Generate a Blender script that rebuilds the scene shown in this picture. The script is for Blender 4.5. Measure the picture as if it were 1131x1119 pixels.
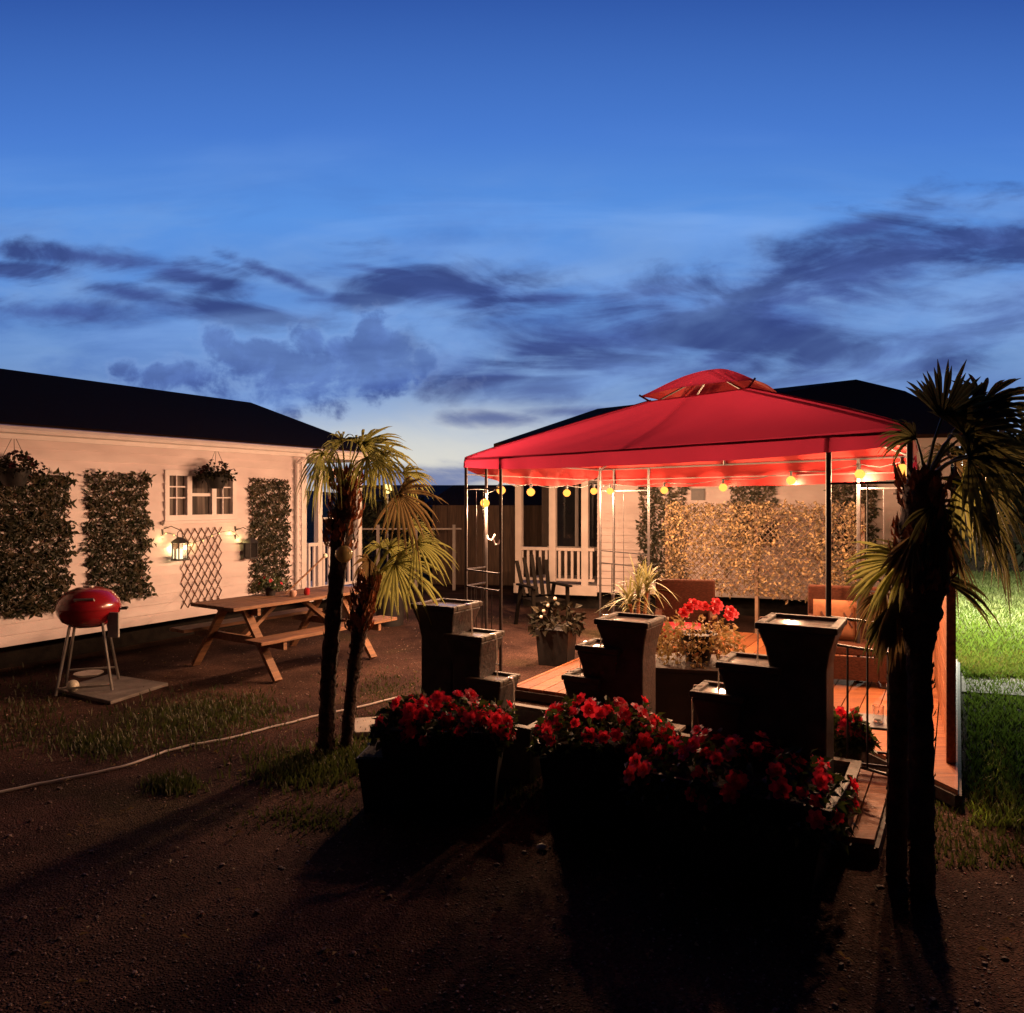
import bpy, math, random
from mathutils import Vector, Matrix, Euler
for o in list(bpy.data.objects): bpy.data.objects.remove(o)
random.seed(7)
SC = bpy.context.scene
COL = SC.collection
R = math.radians
F, CX, HY, CH = 850.0, 565.5, 549.0, 1.85      # focal length in photo pixels, centre column, horizon row, eye height

# ------------------------------------------------------------------ camera
cam_d = bpy.data.cameras.new('camera'); cam = bpy.data.objects.new('camera', cam_d); COL.objects.link(cam)
cam.location = (0, 0, CH); cam.rotation_euler = (R(90), 0, 0)
cam_d.sensor_width = 36; cam_d.lens = 36*F/1131; cam_d.shift_y = -(559.5-HY)/1131
cam_d.clip_start = .05; cam_d.clip_end = 3000
SC.camera = cam
SC.view_settings.view_transform = 'Standard'; SC.view_settings.look = 'None'
SC.view_settings.exposure = 0.0; SC.view_settings.gamma = 1
SC.render.resolution_x = 1024; SC.render.resolution_y = 1013

# ------------------------------------------------------------------ dusk sky
def lin(r, g, b):
    f = lambda c: ((c/255+.055)/1.055)**2.4 if c > 10 else c/255/12.92
    return (f(r), f(g), f(b), 1)
world = bpy.data.worlds.new('World'); SC.world = world; world.use_nodes = True
nt = world.node_tree; nt.nodes.clear()
def N(t, **kw):
    n = nt.nodes.new(t)
    for k, v in kw.items(): setattr(n, k, v)
    return n
def Mt(op, a, b=None, c=None, clamp=False):
    n = N('ShaderNodeMath', operation=op, use_clamp=clamp)
    for i, v in enumerate((a, b, c)):
        if v is None: continue
        if isinstance(v, (int, float)): n.inputs[i].default_value = v
        else: nt.links.new(v, n.inputs[i])
    return n.outputs[0]
def mixc(f, a, b):
    n = N('ShaderNodeMix', data_type='RGBA')
    for s, v in ((0, f), (6, a), (7, b)):
        if isinstance(v, (int, float)): n.inputs[s].default_value = v
        elif isinstance(v, tuple): n.inputs[s].default_value = v
        else: nt.links.new(v, n.inputs[s])
    return n.outputs[2]
def sstep(v, a, b):
    n = N('ShaderNodeMapRange', interpolation_type='SMOOTHSTEP'); nt.links.new(v, n.inputs[0])
    n.inputs[1].default_value = a; n.inputs[2].default_value = b
    return n.outputs[0]
tc = N('ShaderNodeTexCoord'); sp = N('ShaderNodeSeparateXYZ'); nt.links.new(tc.outputs['Generated'], sp.inputs[0])
yy = Mt('MAXIMUM', sp.outputs[1], .25)
U = Mt('DIVIDE', sp.outputs[0], yy); V = Mt('DIVIDE', sp.outputs[2], yy)
uv = N('ShaderNodeCombineXYZ'); nt.links.new(U, uv.inputs[0]); nt.links.new(V, uv.inputs[1])
def vy(py): return (HY-py)/F
def noise(scale, detail, rough, stretch=(1, 1, 1), dist=0.0, off=0.0):
    mp = N('ShaderNodeMapping'); mp.inputs[3].default_value = stretch; mp.inputs[1].default_value = (off, off*.7, 0)
    nt.links.new(uv.outputs[0], mp.inputs[0])
    n = N('ShaderNodeTexNoise'); n.inputs['Scale'].default_value = scale; n.inputs['Detail'].default_value = detail
    n.inputs['Roughness'].default_value = rough; n.inputs['Distortion'].default_value = dist
    nt.links.new(mp.outputs[0], n.inputs['Vector']); return n.outputs['Fac']
ramp = N('ShaderNodeValToRGB'); cr = ramp.color_ramp
stops = [(540, (170,168,176)), (505, (186,190,196)), (480, (160,178,200)), (440, (120,148,190)), (390, (98,134,188)),
         (320, (88,134,202)), (240, (84,138,212)), (148, (68,116,196)), (0, (46,84,160)), (-250, (26,52,116))]
lo, hi = vy(560), vy(-260)
while len(cr.elements) < len(stops): cr.elements.new(.5)
for e, (py, c) in zip(cr.elements, stops):
    e.position = (vy(py)-lo)/(hi-lo); e.color = lin(*c)
nt.links.new(Mt('DIVIDE', Mt('SUBTRACT', V, lo), hi-lo, clamp=True), ramp.inputs[0])
sky = ramp.outputs[0]
# the low glow of the set sun, left of centre
mp = N('ShaderNodeMapping', vector_type='TEXTURE'); mp.inputs[1].default_value = ((470-CX)/F, vy(505), 0); mp.inputs[3].default_value = (.34, .085, 1)
nt.links.new(uv.outputs[0], mp.inputs[0]); ln = N('ShaderNodeVectorMath', operation='LENGTH'); nt.links.new(mp.outputs[0], ln.inputs[0])
glow = sstep(ln.outputs['Value'], 1.2, 0.0)
sky = mixc(Mt('MULTIPLY', glow, .75), sky, lin(214, 210, 196))
# thin veils
veil = noise(2.6, 6, .55, (1, 3.2, 1), .6, 3.0)
band = Mt('MULTIPLY', sstep(V, vy(150), vy(330)), sstep(V, vy(530), vy(430)))
sky = mixc(Mt('MULTIPLY', Mt('MULTIPLY', sstep(veil, .42, .68), band), .55), sky, lin(128, 160, 205))
veil2 = noise(3.2, 6, .6, (1, 3.5, 1), .4, 9.0)
sky = mixc(Mt('MULTIPLY', Mt('MULTIPLY', sstep(veil2, .45, .7), band), .6), sky, lin(62, 98, 168))
# clouds: column, row, half width, half height, tilt (degrees)
streaks = [(945,300,140,30,14), (815,350,190,32,5), (1080,266,95,15,2), (690,374,120,18,-2), (1040,374,130,15,13), (1118,345,70,20,10),
         (690,402,105,12,0), (612,428,55,11,6), (885,330,130,34,8), (960,250,55,9,10), (720,322,70,10,8), (480,408,80,16,-4), (535,418,52,12,0),
         (495,320,92,18,-6), (400,332,55,6,0), (430,300,50,4,-8), (110,286,120,8,-6), (205,304,60,9,-14), (145,324,40,6,-8), (20,300,50,7,0),
         (318,310,55,5,-22), (900,420,60,6,10), (600,330,60,7,0), (560,520,160,5,0), (660,455,70,4,0), (545,462,40,5,0), (798,398,40,12,0), (908,392,34,14,20), (965,407,40,9,0), (600,385,50,9,0), (870,335,90,30,10), (985,285,80,22,10), (465,526,80,9,0), (60,345,90,10,0), (250,345,80,8,-5), (1000,405,60,8,8)]
puffs = [(340,418,115,33,3), (345,376,22,20,0), (372,384,22,18,0), (415,372,28,23,0), (400,395,50,22,0), (240,376,22,17,0), (258,392,20,16,0), (195,414,62,17,0), (290,398,38,22,0), (430,420,55,18,0)]
def field_of(lst, kx, ky):
    fld = None
    for (px, py, a, b, t) in lst:
        mp = N('ShaderNodeMapping', vector_type='TEXTURE')
        mp.inputs[1].default_value = ((px-CX)/F, vy(py), 0); mp.inputs[2].default_value = (0, 0, R(t)); mp.inputs[3].default_value = (a*kx/F, b*ky/F, 1)
        nt.links.new(uv.outputs[0], mp.inputs[0]); ln = N('ShaderNodeVectorMath', operation='LENGTH'); nt.links.new(mp.outputs[0], ln.inputs[0])
        fld = ln.outputs['Value'] if fld is None else Mt('MINIMUM', fld, ln.outputs['Value'])
    return fld
n1 = noise(6.5, 9, .56, (.75, 2.3, 1), .9, 0)
n2 = noise(24, 6, .6, (.8, 2.0, 1), .4, 5)
n3 = noise(19, 8, .58, (1, 1.1, 1), .25, 2)
d1 = Mt('ADD', Mt('SUBTRACT', 1.0, field_of(streaks, 1.45, 1.75)), Mt('ADD', Mt('MULTIPLY', Mt('SUBTRACT', n1, .5), 3.6), Mt('MULTIPLY', Mt('SUBTRACT', n2, .5), 1.1)))
d2 = Mt('ADD', Mt('SUBTRACT', 1.0, field_of(puffs, 1.1, 1.15)), Mt('ADD', Mt('MULTIPLY', Mt('SUBTRACT', n3, .5), 3.3), Mt('MULTIPLY', Mt('SUBTRACT', n2, .5), .6)))
m1 = sstep(d1, -.45, .9); m2 = sstep(d2, -.15, .6)
rim2 = Mt('MULTIPLY', sstep(d2, -.35, -.02), sstep(d2, .28, .0))
cloudc = mixc(sstep(n1, .38, .62), lin(66, 86, 148), lin(46, 60, 116))
cloudc = mixc(sstep(V, vy(400), vy(510)), cloudc, lin(104, 118, 160))
sky = mixc(Mt('MULTIPLY', m1, .92), sky, cloudc)
puffc = mixc(sstep(n3, .38, .64), lin(70, 94, 162), lin(48, 66, 130))
sky = mixc(Mt('MULTIPLY', m2, .88), sky, puffc)
sky = mixc(Mt('MULTIPLY', rim2, .10), sky, lin(150, 172, 214))
# faint high fans of cirrus
ci = noise(2.2, 5, .5, (.6, 2.6, 1), 1.2, 21)
sky = mixc(Mt('MULTIPLY', Mt('MULTIPLY', sstep(ci, .48, .72), sstep(V, vy(120), vy(260))), .35), sky, lin(132, 172, 232))
# the east (behind) and the zenith are already night
ahead = sstep(sp.outputs[1], .30, .72)
night = Mt('ADD', Mt('MULTIPLY', ahead, 1.12), .03)
bg = N('ShaderNodeBackground'); out = N('ShaderNodeOutputWorld')
nt.links.new(sky, bg.inputs[0]); nt.links.new(night, bg.inputs[1]); nt.links.new(bg.outputs[0], out.inputs[0])

# ------------------------------------------------------------------ helpers
def GP(px, py, z=0.0):
    "point of the plane at height z seen at photo pixel"
    Y = (z-CH)*F/(HY-py); return Vector(((px-CX)/F*Y, Y, z))
def AT(px, py, Y): return Vector(((px-CX)/F*Y, Y, CH+(HY-py)/F*Y))
class MB:
    def __init__(s): s.v = []; s.f = []
    def add(s, vs, fs):
        b = len(s.v); s.v += [tuple(v) for v in vs]; s.f += [tuple(b+i for i in f) for f in fs]; return s
    def box(s, x0, x1, y0, y1, z0, z1, M=None):
        vs = [Vector(p) for p in ((x0,y0,z0),(x1,y0,z0),(x1,y1,z0),(x0,y1,z0),(x0,y0,z1),(x1,y0,z1),(x1,y1,z1),(x0,y1,z1))]
        if M: vs = [M @ v for v in vs]
        return s.add(vs, [(0,3,2,1),(4,5,6,7),(0,1,5,4),(1,2,6,5),(2,3,7,6),(3,0,4,7)])
    def bar(s, a, b, w, h=None, up=(0,0,1)):
        a, b = Vector(a), Vector(b); h = h or w; d = (b-a).normalized(); u = Vector(up)
        if abs(d.dot(u)) > .98: u = Vector((0,1,0))
        x = d.cross(u).normalized(); z = x.cross(d)
        vs = [p+x*sx*w/2+z*sz*h/2 for p in (a, b) for sx, sz in ((-1,-1),(1,-1),(1,1),(-1,1))]
        return s.add(vs, [(0,3,2,1),(4,5,6,7),(0,1,5,4),(1,2,6,5),(2,3,7,6),(3,0,4,7)])
    def tube(s, pts, r, n=8, cap=True):
        pts = [Vector(p) for p in pts]; rs = r if isinstance(r, (list, tuple)) else [r]*len(pts); vs = []; fs = []
        prev = None
        for i, p in enumerate(pts):
            d = (pts[min(i+1, len(pts)-1)]-pts[max(i-1, 0)]).normalized()
            x = prev - d*prev.dot(d) if prev else (Vector((0,0,1)) if abs(d.z) < .9 else Vector((1,0,0))).cross(d)
            x.normalize(); prev = x; y = d.cross(x)
            vs += [p+(x*math.cos(2*math.pi*k/n)+y*math.sin(2*math.pi*k/n))*rs[i] for k in range(n)]
        for i in range(len(pts)-1):
            fs += [(i*n+k, i*n+(k+1) % n, (i+1)*n+(k+1) % n, (i+1)*n+k) for k in range(n)]
        if cap: fs += [tuple(reversed(range(n))), tuple(range((len(pts)-1)*n, len(pts)*n))]
        return s.add(vs, fs)
    def lathe(s, prof, n=24, c=(0,0,0), sq=None):
        vs = [(c[0]+r*math.cos(2*math.pi*k/n), c[1]+r*math.sin(2*math.pi*k/n), c[2]+z) for r, z in prof for k in range(n)]
        fs = [(i*n+k, i*n+(k+1) % n, (i+1)*n+(k+1) % n, (i+1)*n+k) for i in range(len(prof)-1) for k in range(n)]
        fs += [tuple(reversed(range(n))), tuple(range((len(prof)-1)*n, len(prof)*n))]
        return s.add(vs, fs)
    def loft(s, rects, cap=True):
        "square-section loft: list of (cx, cy, hx, hy, z)"
        vs = []; 
        for cx, cy, hx, hy, z in rects: vs += [(cx-hx,cy-hy,z),(cx+hx,cy-hy,z),(cx+hx,cy+hy,z),(cx-hx,cy+hy,z)]
        fs = [(i*4+k, i*4+(k+1) % 4, (i+1)*4+(k+1) % 4, (i+1)*4+k) for i in range(len(rects)-1) for k in range(4)]
        if cap: fs += [(3,2,1,0), tuple((len(rects)-1)*4+k for k in range(4))]
        return s.add(vs, fs)
    def prism(s, poly, z0, z1):
        n = len(poly); vs = [(p[0], p[1], z0) for p in poly]+[(p[0], p[1], z1) for p in poly]
        return s.add(vs, [tuple(reversed(range(n))), tuple(range(n, 2*n))]+[(k, (k+1) % n, n+(k+1) % n, n+k) for k in range(n)])
    def ball(s, c, r, n=12, m=8, sc=(1,1,1)):
        prof = []; vs = []; fs = []
        for i in range(m+1):
            a = math.pi*i/m
            for k in range(n):
                b = 2*math.pi*k/n
                vs.append((c[0]+r*sc[0]*math.sin(a)*math.cos(b), c[1]+r*sc[1]*math.sin(a)*math.sin(b), c[2]-r*sc[2]*math.cos(a)))
        for i in range(m): fs += [(i*n+k, i*n+(k+1) % n, (i+1)*n+(k+1) % n, (i+1)*n+k) for k in range(n)]
        return s.add(vs, fs)
    def leaf(s, p, d, n, L, Wd, fold=.15):
        "a pointed leaf: p base, d direction, n face normal"
        d = d.normalized(); x = d.cross(n); x = x.normalized() if x.length > 1e-4 else Vector((1,0,0)); nn = x.cross(d)
        m = p+d*L*.45
        return s.add([p, m-x*Wd/2+nn*L*fold, p+d*L-nn*L*fold*.8, m+x*Wd/2+nn*L*fold, m], [(0,4,1),(1,4,2),(2,4,3),(3,4,0)])
    def mesh(s, name, smooth=False):
        me = bpy.data.meshes.new(name); me.from_pydata(s.v, [], s.f); me.update()
        if smooth:
            me.polygons.foreach_set('use_smooth', [True]*len(me.polygons))
        return me
    def build(s, name, m, parent=None, smooth=False, bevel=0, loc=None, rz=None):
        o = bpy.data.objects.new(name, s.mesh(name, smooth)); COL.objects.link(o)
        o.data.materials.append(M[m])
        if smooth:
            o.data.set_sharp_from_angle(angle=R(40))
        if parent: o.parent = parent
        if loc is not None: o.location = loc
        if rz is not None: o.rotation_euler = (0, 0, rz)
        if bevel:
            b = o.modifiers.new('bevel', 'BEVEL'); b.width = bevel; b.segments = 2; b.limit_method = 'ANGLE'
        return o
def tag(o, label=None, cat=None, group=None, kind=None):
    if label: o['label'] = label
    if cat: o['category'] = cat
    if group: o['group'] = group
    if kind: o['kind'] = kind
    return o
def thing(name, label, cat, loc=(0,0,0), rz=0.0, group=None):
    o = bpy.data.objects.new(name, None); COL.objects.link(o); o.empty_display_size = .1
    o.location = loc; o.rotation_euler = (0, 0, rz); return tag(o, label, cat, group)
def inst(src, parent, loc, rot=(0,0,0), sc=1.0, mat4=None):
    o = src.copy(); COL.objects.link(o); o.parent = parent
    if mat4 is not None: o.matrix_local = mat4
    else:
        o.location = loc; o.rotation_euler = rot; o.scale = (sc,)*3 if isinstance(sc, (int, float)) else sc
    return o
def copy_tree(o, parent=None):
    c = o.copy(); COL.objects.link(c)
    if parent: c.parent = parent
    for ch in o.children: copy_tree(ch, c)
    return c
rnd = random.random
def rr(a, b): return a+(b-a)*rnd()
def rvec():
    while True:
        v = Vector((rr(-1,1), rr(-1,1), rr(-1,1)))
        if .05 < v.length < 1: return v.normalized()

# ------------------------------------------------------------------ materials
M = {}
def mat(name, c1, c2=None, rough=.7, scale=8, bump=0.0, bscale=40, stretch=(1,1,1), metal=0.0, detail=6, spec=.5, trans=None, coords='Object', mixlo=.35, mixhi=.65, island=0.0, coat=0.0):
    m = bpy.data.materials.new(name); m.use_nodes = True; t = m.node_tree; b = t.nodes['Principled BSDF']; M[name] = m
    L = t.links.new
    b.inputs['Roughness'].default_value = rough; b.inputs['Metallic'].default_value = metal; b.inputs['Specular IOR Level'].default_value = spec
    b.inputs['Coat Weight'].default_value = coat
    tcn = t.nodes.new('ShaderNodeTexCoord'); mp = t.nodes.new('ShaderNodeMapping'); mp.inputs[3].default_value = stretch
    L(tcn.outputs[coords], mp.inputs[0])
    n = t.nodes.new('ShaderNodeTexNoise'); n.inputs['Scale'].default_value = scale; n.inputs['Detail'].default_value = detail; L(mp.outputs[0], n.inputs['Vector'])
    rp = t.nodes.new('ShaderNodeMapRange'); rp.inputs[1].default_value = mixlo; rp.inputs[2].default_value = mixhi; L(n.outputs[0], rp.inputs[0])
    mx = t.nodes.new('ShaderNodeMix'); mx.data_type = 'RGBA'; mx.inputs[6].default_value = (*c1, 1); mx.inputs[7].default_value = (*(c2 or [v*.75 for v in c1]), 1)
    L(rp.outputs[0], mx.inputs[0]); colr = mx.outputs[2]
    if island:
        g = t.nodes.new('ShaderNodeNewGeometry'); hs = t.nodes.new('ShaderNodeHueSaturation')
        r2 = t.nodes.new('ShaderNodeMapRange'); r2.inputs[3].default_value = 1-island; r2.inputs[4].default_value = 1+island
        L(g.outputs['Random Per Island'], r2.inputs[0]); L(r2.outputs[0], hs.inputs['Value']); L(colr, hs.inputs['Color']); colr = hs.outputs[0]
    L(colr, b.inputs['Base Color'])
    if bump:
        n2 = t.nodes.new('ShaderNodeTexNoise'); n2.inputs['Scale'].default_value = bscale; n2.inputs['Detail'].default_value = 5; L(mp.outputs[0], n2.inputs['Vector'])
        bp = t.nodes.new('ShaderNodeBump'); bp.inputs['Strength'].default_value = bump; bp.inputs['Distance'].default_value = .02; L(n2.outputs[0], bp.inputs['Height']); L(bp.outputs[0], b.inputs['Normal'])
    if trans:
        tr = t.nodes.new('ShaderNodeBsdfTranslucent'); tr.inputs[0].default_value = (*trans[0], 1)
        ms = t.nodes.new('ShaderNodeMixShader'); ms.inputs[0].default_value = trans[1]; o = t.nodes['Material Output']
        L(b.outputs[0], ms.inputs[1]); L(tr.outputs[0], ms.inputs[2]); L(ms.outputs[0], o.inputs[0])
    return m
def emit(name, c, s):
    m = bpy.data.materials.new(name); m.use_nodes = True; t = m.node_tree; M[name] = m; t.nodes.remove(t.nodes['Principled BSDF'])
    e = t.nodes.new('ShaderNodeEmission'); e.inputs[0].default_value = (*c, 1); e.inputs[1].default_value = s; t.links.new(e.outputs[0], t.nodes['Material Output'].inputs[0])
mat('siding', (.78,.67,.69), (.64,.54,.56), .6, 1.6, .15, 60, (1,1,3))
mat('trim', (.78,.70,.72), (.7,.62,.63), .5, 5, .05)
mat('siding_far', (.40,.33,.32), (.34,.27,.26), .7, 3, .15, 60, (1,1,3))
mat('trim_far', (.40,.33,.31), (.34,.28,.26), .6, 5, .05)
mat('shingle', (.014,.006,.004), (.022,.010,.006), 1.0, 30, .5, 120, spec=.1)
mat('skirt', (.012,.010,.010), (.02,.016,.014), .95, 12, .2, spec=.1)
mat('wood', (.25,.115,.055), (.12,.055,.028), .65, 6, .35, 30, (.6,6,6))
mat('deck_wood', (.31,.105,.036), (.17,.052,.02), .5, 5, .35, 30, (.5,7,7), island=.3, spec=.25)
mat('dark_wood', (.045,.024,.017), (.025,.014,.01), .7, 6, .3, 30)
mat('char_wood', (.006,.004,.003), None, .8, 8, spec=.1)
mat('shed_wood', (.13,.075,.05), (.07,.04,.03), .8, 4, .3, 20, (6,6,.6))
mat('plastic_black', (.014,.012,.013), (.024,.021,.021), .5, 10, .08, 60, spec=.3)
mat('stone_resin', (.035,.030,.032), (.075,.06,.055), .5, 9, .3, 45)
mat('rim_resin', (.10,.065,.042), (.05,.035,.025), .65, 9, .2, 45)
mat('metal_dark', (.03,.027,.03), (.05,.04,.04), .5, 20, .05, metal=.2)
mat('steel', (.55,.53,.5), (.4,.38,.36), .35, 15, .05, metal=.9)
mat('enamel_red', (.30,.012,.02), (.24,.01,.016), .22, 4, 0, coat=.6)
mat('ivy', (.022,.022,.012), (.09,.062,.036), .5, 9, 0, island=.6, trans=((.10,.14,.04), .25), mixlo=.45, mixhi=.7)
mat('screen_ivy', (.05,.027,.016), (.25,.17,.08), .6, 14, 0, island=.85, trans=((.26,.19,.06), .3))
mat('lattice', (.17,.085,.06), (.11,.05,.035), .7, 8, .1)
mat('willow', (.14,.085,.055), (.09,.05,.03), .7, 8, .1)
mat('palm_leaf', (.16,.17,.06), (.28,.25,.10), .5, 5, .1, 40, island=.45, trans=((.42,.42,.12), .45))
mat('palm_dry', (.24,.18,.09), (.13,.09,.045), .7, 5, .1, island=.4, trans=((.3,.2,.08), .35))
mat('palm_trunk', (.10,.055,.04), (.045,.026,.02), .95, 20, 1.0, 45)
mat('palm_fibre', (.55,.22,.10), (.28,.11,.05), .95, 25, .8, 60)
mat('dark_petal', (.10,.008,.014), (.05,.005,.01), .6, 20)
mat('petal', (.85,.05,.09), (.62,.02,.05), .5, 20, 0, island=.3, trans=((.95,.04,.07), .5), coords='Object')
mat('pink_petal', (.75,.06,.08), (.6,.03,.06), .5, 20, 0, trans=((.8,.05,.05), .3))
mat('flower_leaf', (.04,.06,.02), (.08,.09,.03), .55, 12, 0, island=.4, trans=((.1,.14,.03), .2))
mat('dry_leaf', (.42,.27,.12), (.25,.17,.07), .6, 12, 0, island=.4, trans=((.4,.28,.1), .25))
mat('dark_leaf', (.012,.012,.007), (.03,.022,.012), .7, 9, 0, island=.5, spec=.15)
mat('spider_leaf', (.30,.27,.12), (.12,.15,.05), .5, 12, 0, island=.4, trans=((.3,.28,.1), .25))
mat('soil', (.03,.02,.015), None, .95, 30, .5)
mat('grass_blade', (.030,.036,.012), (.055,.045,.018), .6, 4, 0, island=.4, trans=((.1,.13,.03), .25))
mat('lawn_blade', (.16,.21,.05), (.24,.25,.09), .6, 2, 0, island=.35, trans=((.25,.4,.05), .3))
mat('lawn_soil', (.035,.05,.016), (.06,.055,.028), .95, 3, .4, spec=.05)
mat('pebble', (.20,.12,.10), (.07,.04,.034), .75, 2, .1, island=.6)
mat('concrete', (.36,.32,.28), (.26,.22,.2), .85, 8, .2)
mat('slab', (.22,.19,.18), (.14,.12,.11), .9, 8, .3)
mat('hose', (.55,.48,.46), (.45,.4,.38), .5, 10)
mat('wicker', (.085,.030,.018), (.045,.016,.010), .8, 40, .6, 150, (1,1,3), spec=.08)
mat('cushion', (.55,.03,.05), None, .8, 20, .1)
mat('pillow', (.20,.085,.042), (.17,.07,.035), .9, 20, .15, spec=.1)
mat('motif', (.06,.018,.012), None, .85, 10)
mat('glass_dark', (.012,.012,.014), (.02,.018,.02), .06, 3, 0)
mat('pane', (.05,.045,.045), (.16,.13,.12), .1, 5, 0, stretch=(5,1,.3))
mat('white_cloth', (.45,.42,.4), None, .9, 10, .2)
mat('cream', (.8,.74,.6), None, .4, 5)
mat('ceramic', (.5,.3,.24), None, .4, 10)
mat('tree_leaf', (.025,.035,.018), (.05,.05,.025), .7, 3, 0, island=.5)
mat('bark', (.06,.04,.03), None, .95, 15, .6)
mat('hill', (.22,.26,.38), (.17,.21,.33), 1, .03, spec=0)
mat('roof_far', (.30,.17,.15), None, .9, 5)
mat('mulch', (.03,.018,.015), (.06,.035,.03), .95, 25, .6, 60)
emit('bulb_glass', (1, .36, .06), 2.4)
emit('fairy_glass', (1, .72, .22), 2.6)
emit('candle_glow', (1, .8, .45), 2.2)
emit('flood_glass', (.95, 1, .85), 6)
# red canopy cloth: thin, lets light through
mat('canopy', (.27,.022,.018), (.23,.018,.016), .85, 3, .12, 25, trans=((.225,.018,.046), .5), spec=.1)
# water
def glassy(name, col, rough, alpha_mix):
    m = bpy.data.materials.new(name); m.use_nodes = True; b = m.node_tree.nodes['Principled BSDF']; M[name] = m
    b.inputs['Base Color'].default_value = (*col, 1); b.inputs['Roughness'].default_value = rough; b.inputs['Transmission Weight'].default_value = alpha_mix; b.inputs['IOR'].default_value = 1.33
glassy('water', (.9,.85,.78), .12, .55)
glassy('amber_glass', (.75,.62,.28), .15, .4)
glassy('clear_glass', (.95,.95,.95), .03, .95)
# ground: gravelly soil, patches of moss and stain
def ground_mat():
    m = bpy.data.materials.new('gravel_soil'); m.use_nodes = True; t = m.node_tree; b = t.nodes['Principled BSDF']; M['gravel_soil'] = m; L = t.links.new
    tcn = t.nodes.new('ShaderNodeTexCoord')
    def nz(s, d=6): 
        n = t.nodes.new('ShaderNodeTexNoise'); n.inputs['Scale'].default_value = s; n.inputs['Detail'].default_value = d; L(tcn.outputs['Object'], n.inputs['Vector']); return n.outputs[0]
    def vo(s):
        n = t.nodes.new('ShaderNodeTexVoronoi'); n.inputs['Scale'].default_value = s; L(tcn.outputs['Object'], n.inputs['Vector']); return n
    def mr(x, a, b_, c=0, d=1):
        n = t.nodes.new('ShaderNodeMapRange'); L(x, n.inputs[0]); n.inputs[1].default_value = a; n.inputs[2].default_value = b_; n.inputs[3].default_value = c; n.inputs[4].default_value = d; return n.outputs[0]
    def mx(f, a, c, bt='MIX'):
        n = t.nodes.new('ShaderNodeMix'); n.data_type = 'RGBA'; n.blend_type = bt
        for s, v in ((0, f), (6, a), (7, c)):
            if isinstance(v, (float, int)): n.inputs[s].default_value = v
            elif isinstance(v, tuple): n.inputs[s].default_value = v
            else: L(v, n.inputs[s])
        return n.outputs[2]
    v = vo(85); vc = mr(v.outputs['Color'], 0, 1, .45, 1.7)
    c = mx(mr(nz(1.3, 9), .38, .60), (.080,.042,.032,1), (.034,.018,.015,1))
    c = mx(mr(nz(.55, 8), .55, .68), c, (.045,.036,.018,1))
    c = mx(1.0, c, vc, 'MULTIPLY')
    L(c, b.inputs['Base Color']); b.inputs['Roughness'].default_value = .95; b.inputs['Specular IOR Level'].default_value = .08
    bp = t.nodes.new('ShaderNodeBump'); bp.inputs['Strength'].default_value = .6; bp.inputs['Distance'].default_value = .015
    ad = t.nodes.new('ShaderNodeMath'); L(mr(v.outputs['Distance'], 0, .6, 1, 0), ad.inputs[0]); L(nz(12), ad.inputs[1]); L(ad.outputs[0], bp.inputs['Height']); L(bp.outputs[0], b.inputs['Normal'])
ground_mat()

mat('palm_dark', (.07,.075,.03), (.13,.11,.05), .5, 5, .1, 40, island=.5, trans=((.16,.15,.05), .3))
# ------------------------------------------------------------------ ground, hills
g = MB().add([(-900,-300,0),(900,-300,0),(900,1800,0),(-900,1800,0)], [(0,1,2,3)]).build('ground', 'gravel_soil'); tag(g, kind='structure')
lawn = MB().add([(2.75,4.5,.004),(3.4,4.1,.004),(6,4.2,.004),(60,4.2,.004),(60,60,.004),(10,60,.004),(7.2,13,.004),(4.6,8.0,.004)], [tuple(range(8))]).build('lawn', 'lawn_soil'); tag(lawn, kind='structure')
hb = MB(); pts = []
for i in range(61):
    x = -420+i*14; h = 3+5*math.exp(-((x+60)/130)**2)+2*math.sin(x*.021)+1.2*math.sin(x*.07+1); pts.append((x, max(1, h)))
vs = []
for x, h in pts: vs += [(x, 560, -2), (x, 600, h), (x, 680, -2)]
hb.add(vs, [f for i in range(60) for f in ((i*3, i*3+3, i*3+4, i*3+1), (i*3+1, i*3+4, i*3+5, i*3+2))])
tag(hb.build('hills', 'hill', smooth=True), kind='structure')

# ------------------------------------------------------------------ siding and house builders
def lap_siding(x0, x1, z0, z1, y=0.0, step=.115, holes=()):
    "horizontal lapped boards facing -y; holes = (xa, xb, za, zb)"
    mb = MB(); n = int(math.ceil((z1-z0)/step))
    for i in range(n):
        a = z0+i*step; b = min(a+step, z1)
        spans = [(x0, x1)]
        for (xa, xb, za, zb) in holes:
            if a < zb-.02 and b > za+.02:
                spans = [q for s in spans for q in ((s[0], min(s[1], xa)), (max(s[0], xb), s[1])) if q[1]-q[0] > .01]
        for s, e in spans:
            mb.add([(s,y-.030,a),(e,y-.030,a),(e,y-.004,b),(s,y-.004,b),(s,y+.1,a),(e,y+.1,a),(e,y+.1,b),(s,y+.1,b)],
                   [(0,1,2,3),(4,7,6,5),(0,4,5,1),(3,2,6,7),(0,3,7,4),(1,5,6,2)])
    return mb
RL = math.atan2(.871, .492); OL = Vector((-5.28, 7.94, 0))
RRt = math.atan2(-.305, .952); ORt = Vector((.14, 12.8, 0))
def LH(x, y, z=0): return OL + Matrix.Rotation(RL, 3, 'Z') @ Vector((x, y, z))
def RH(x, y, z=0): return ORt + Matrix.Rotation(RRt, 3, 'Z') @ Vector((x, y, z))

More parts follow.
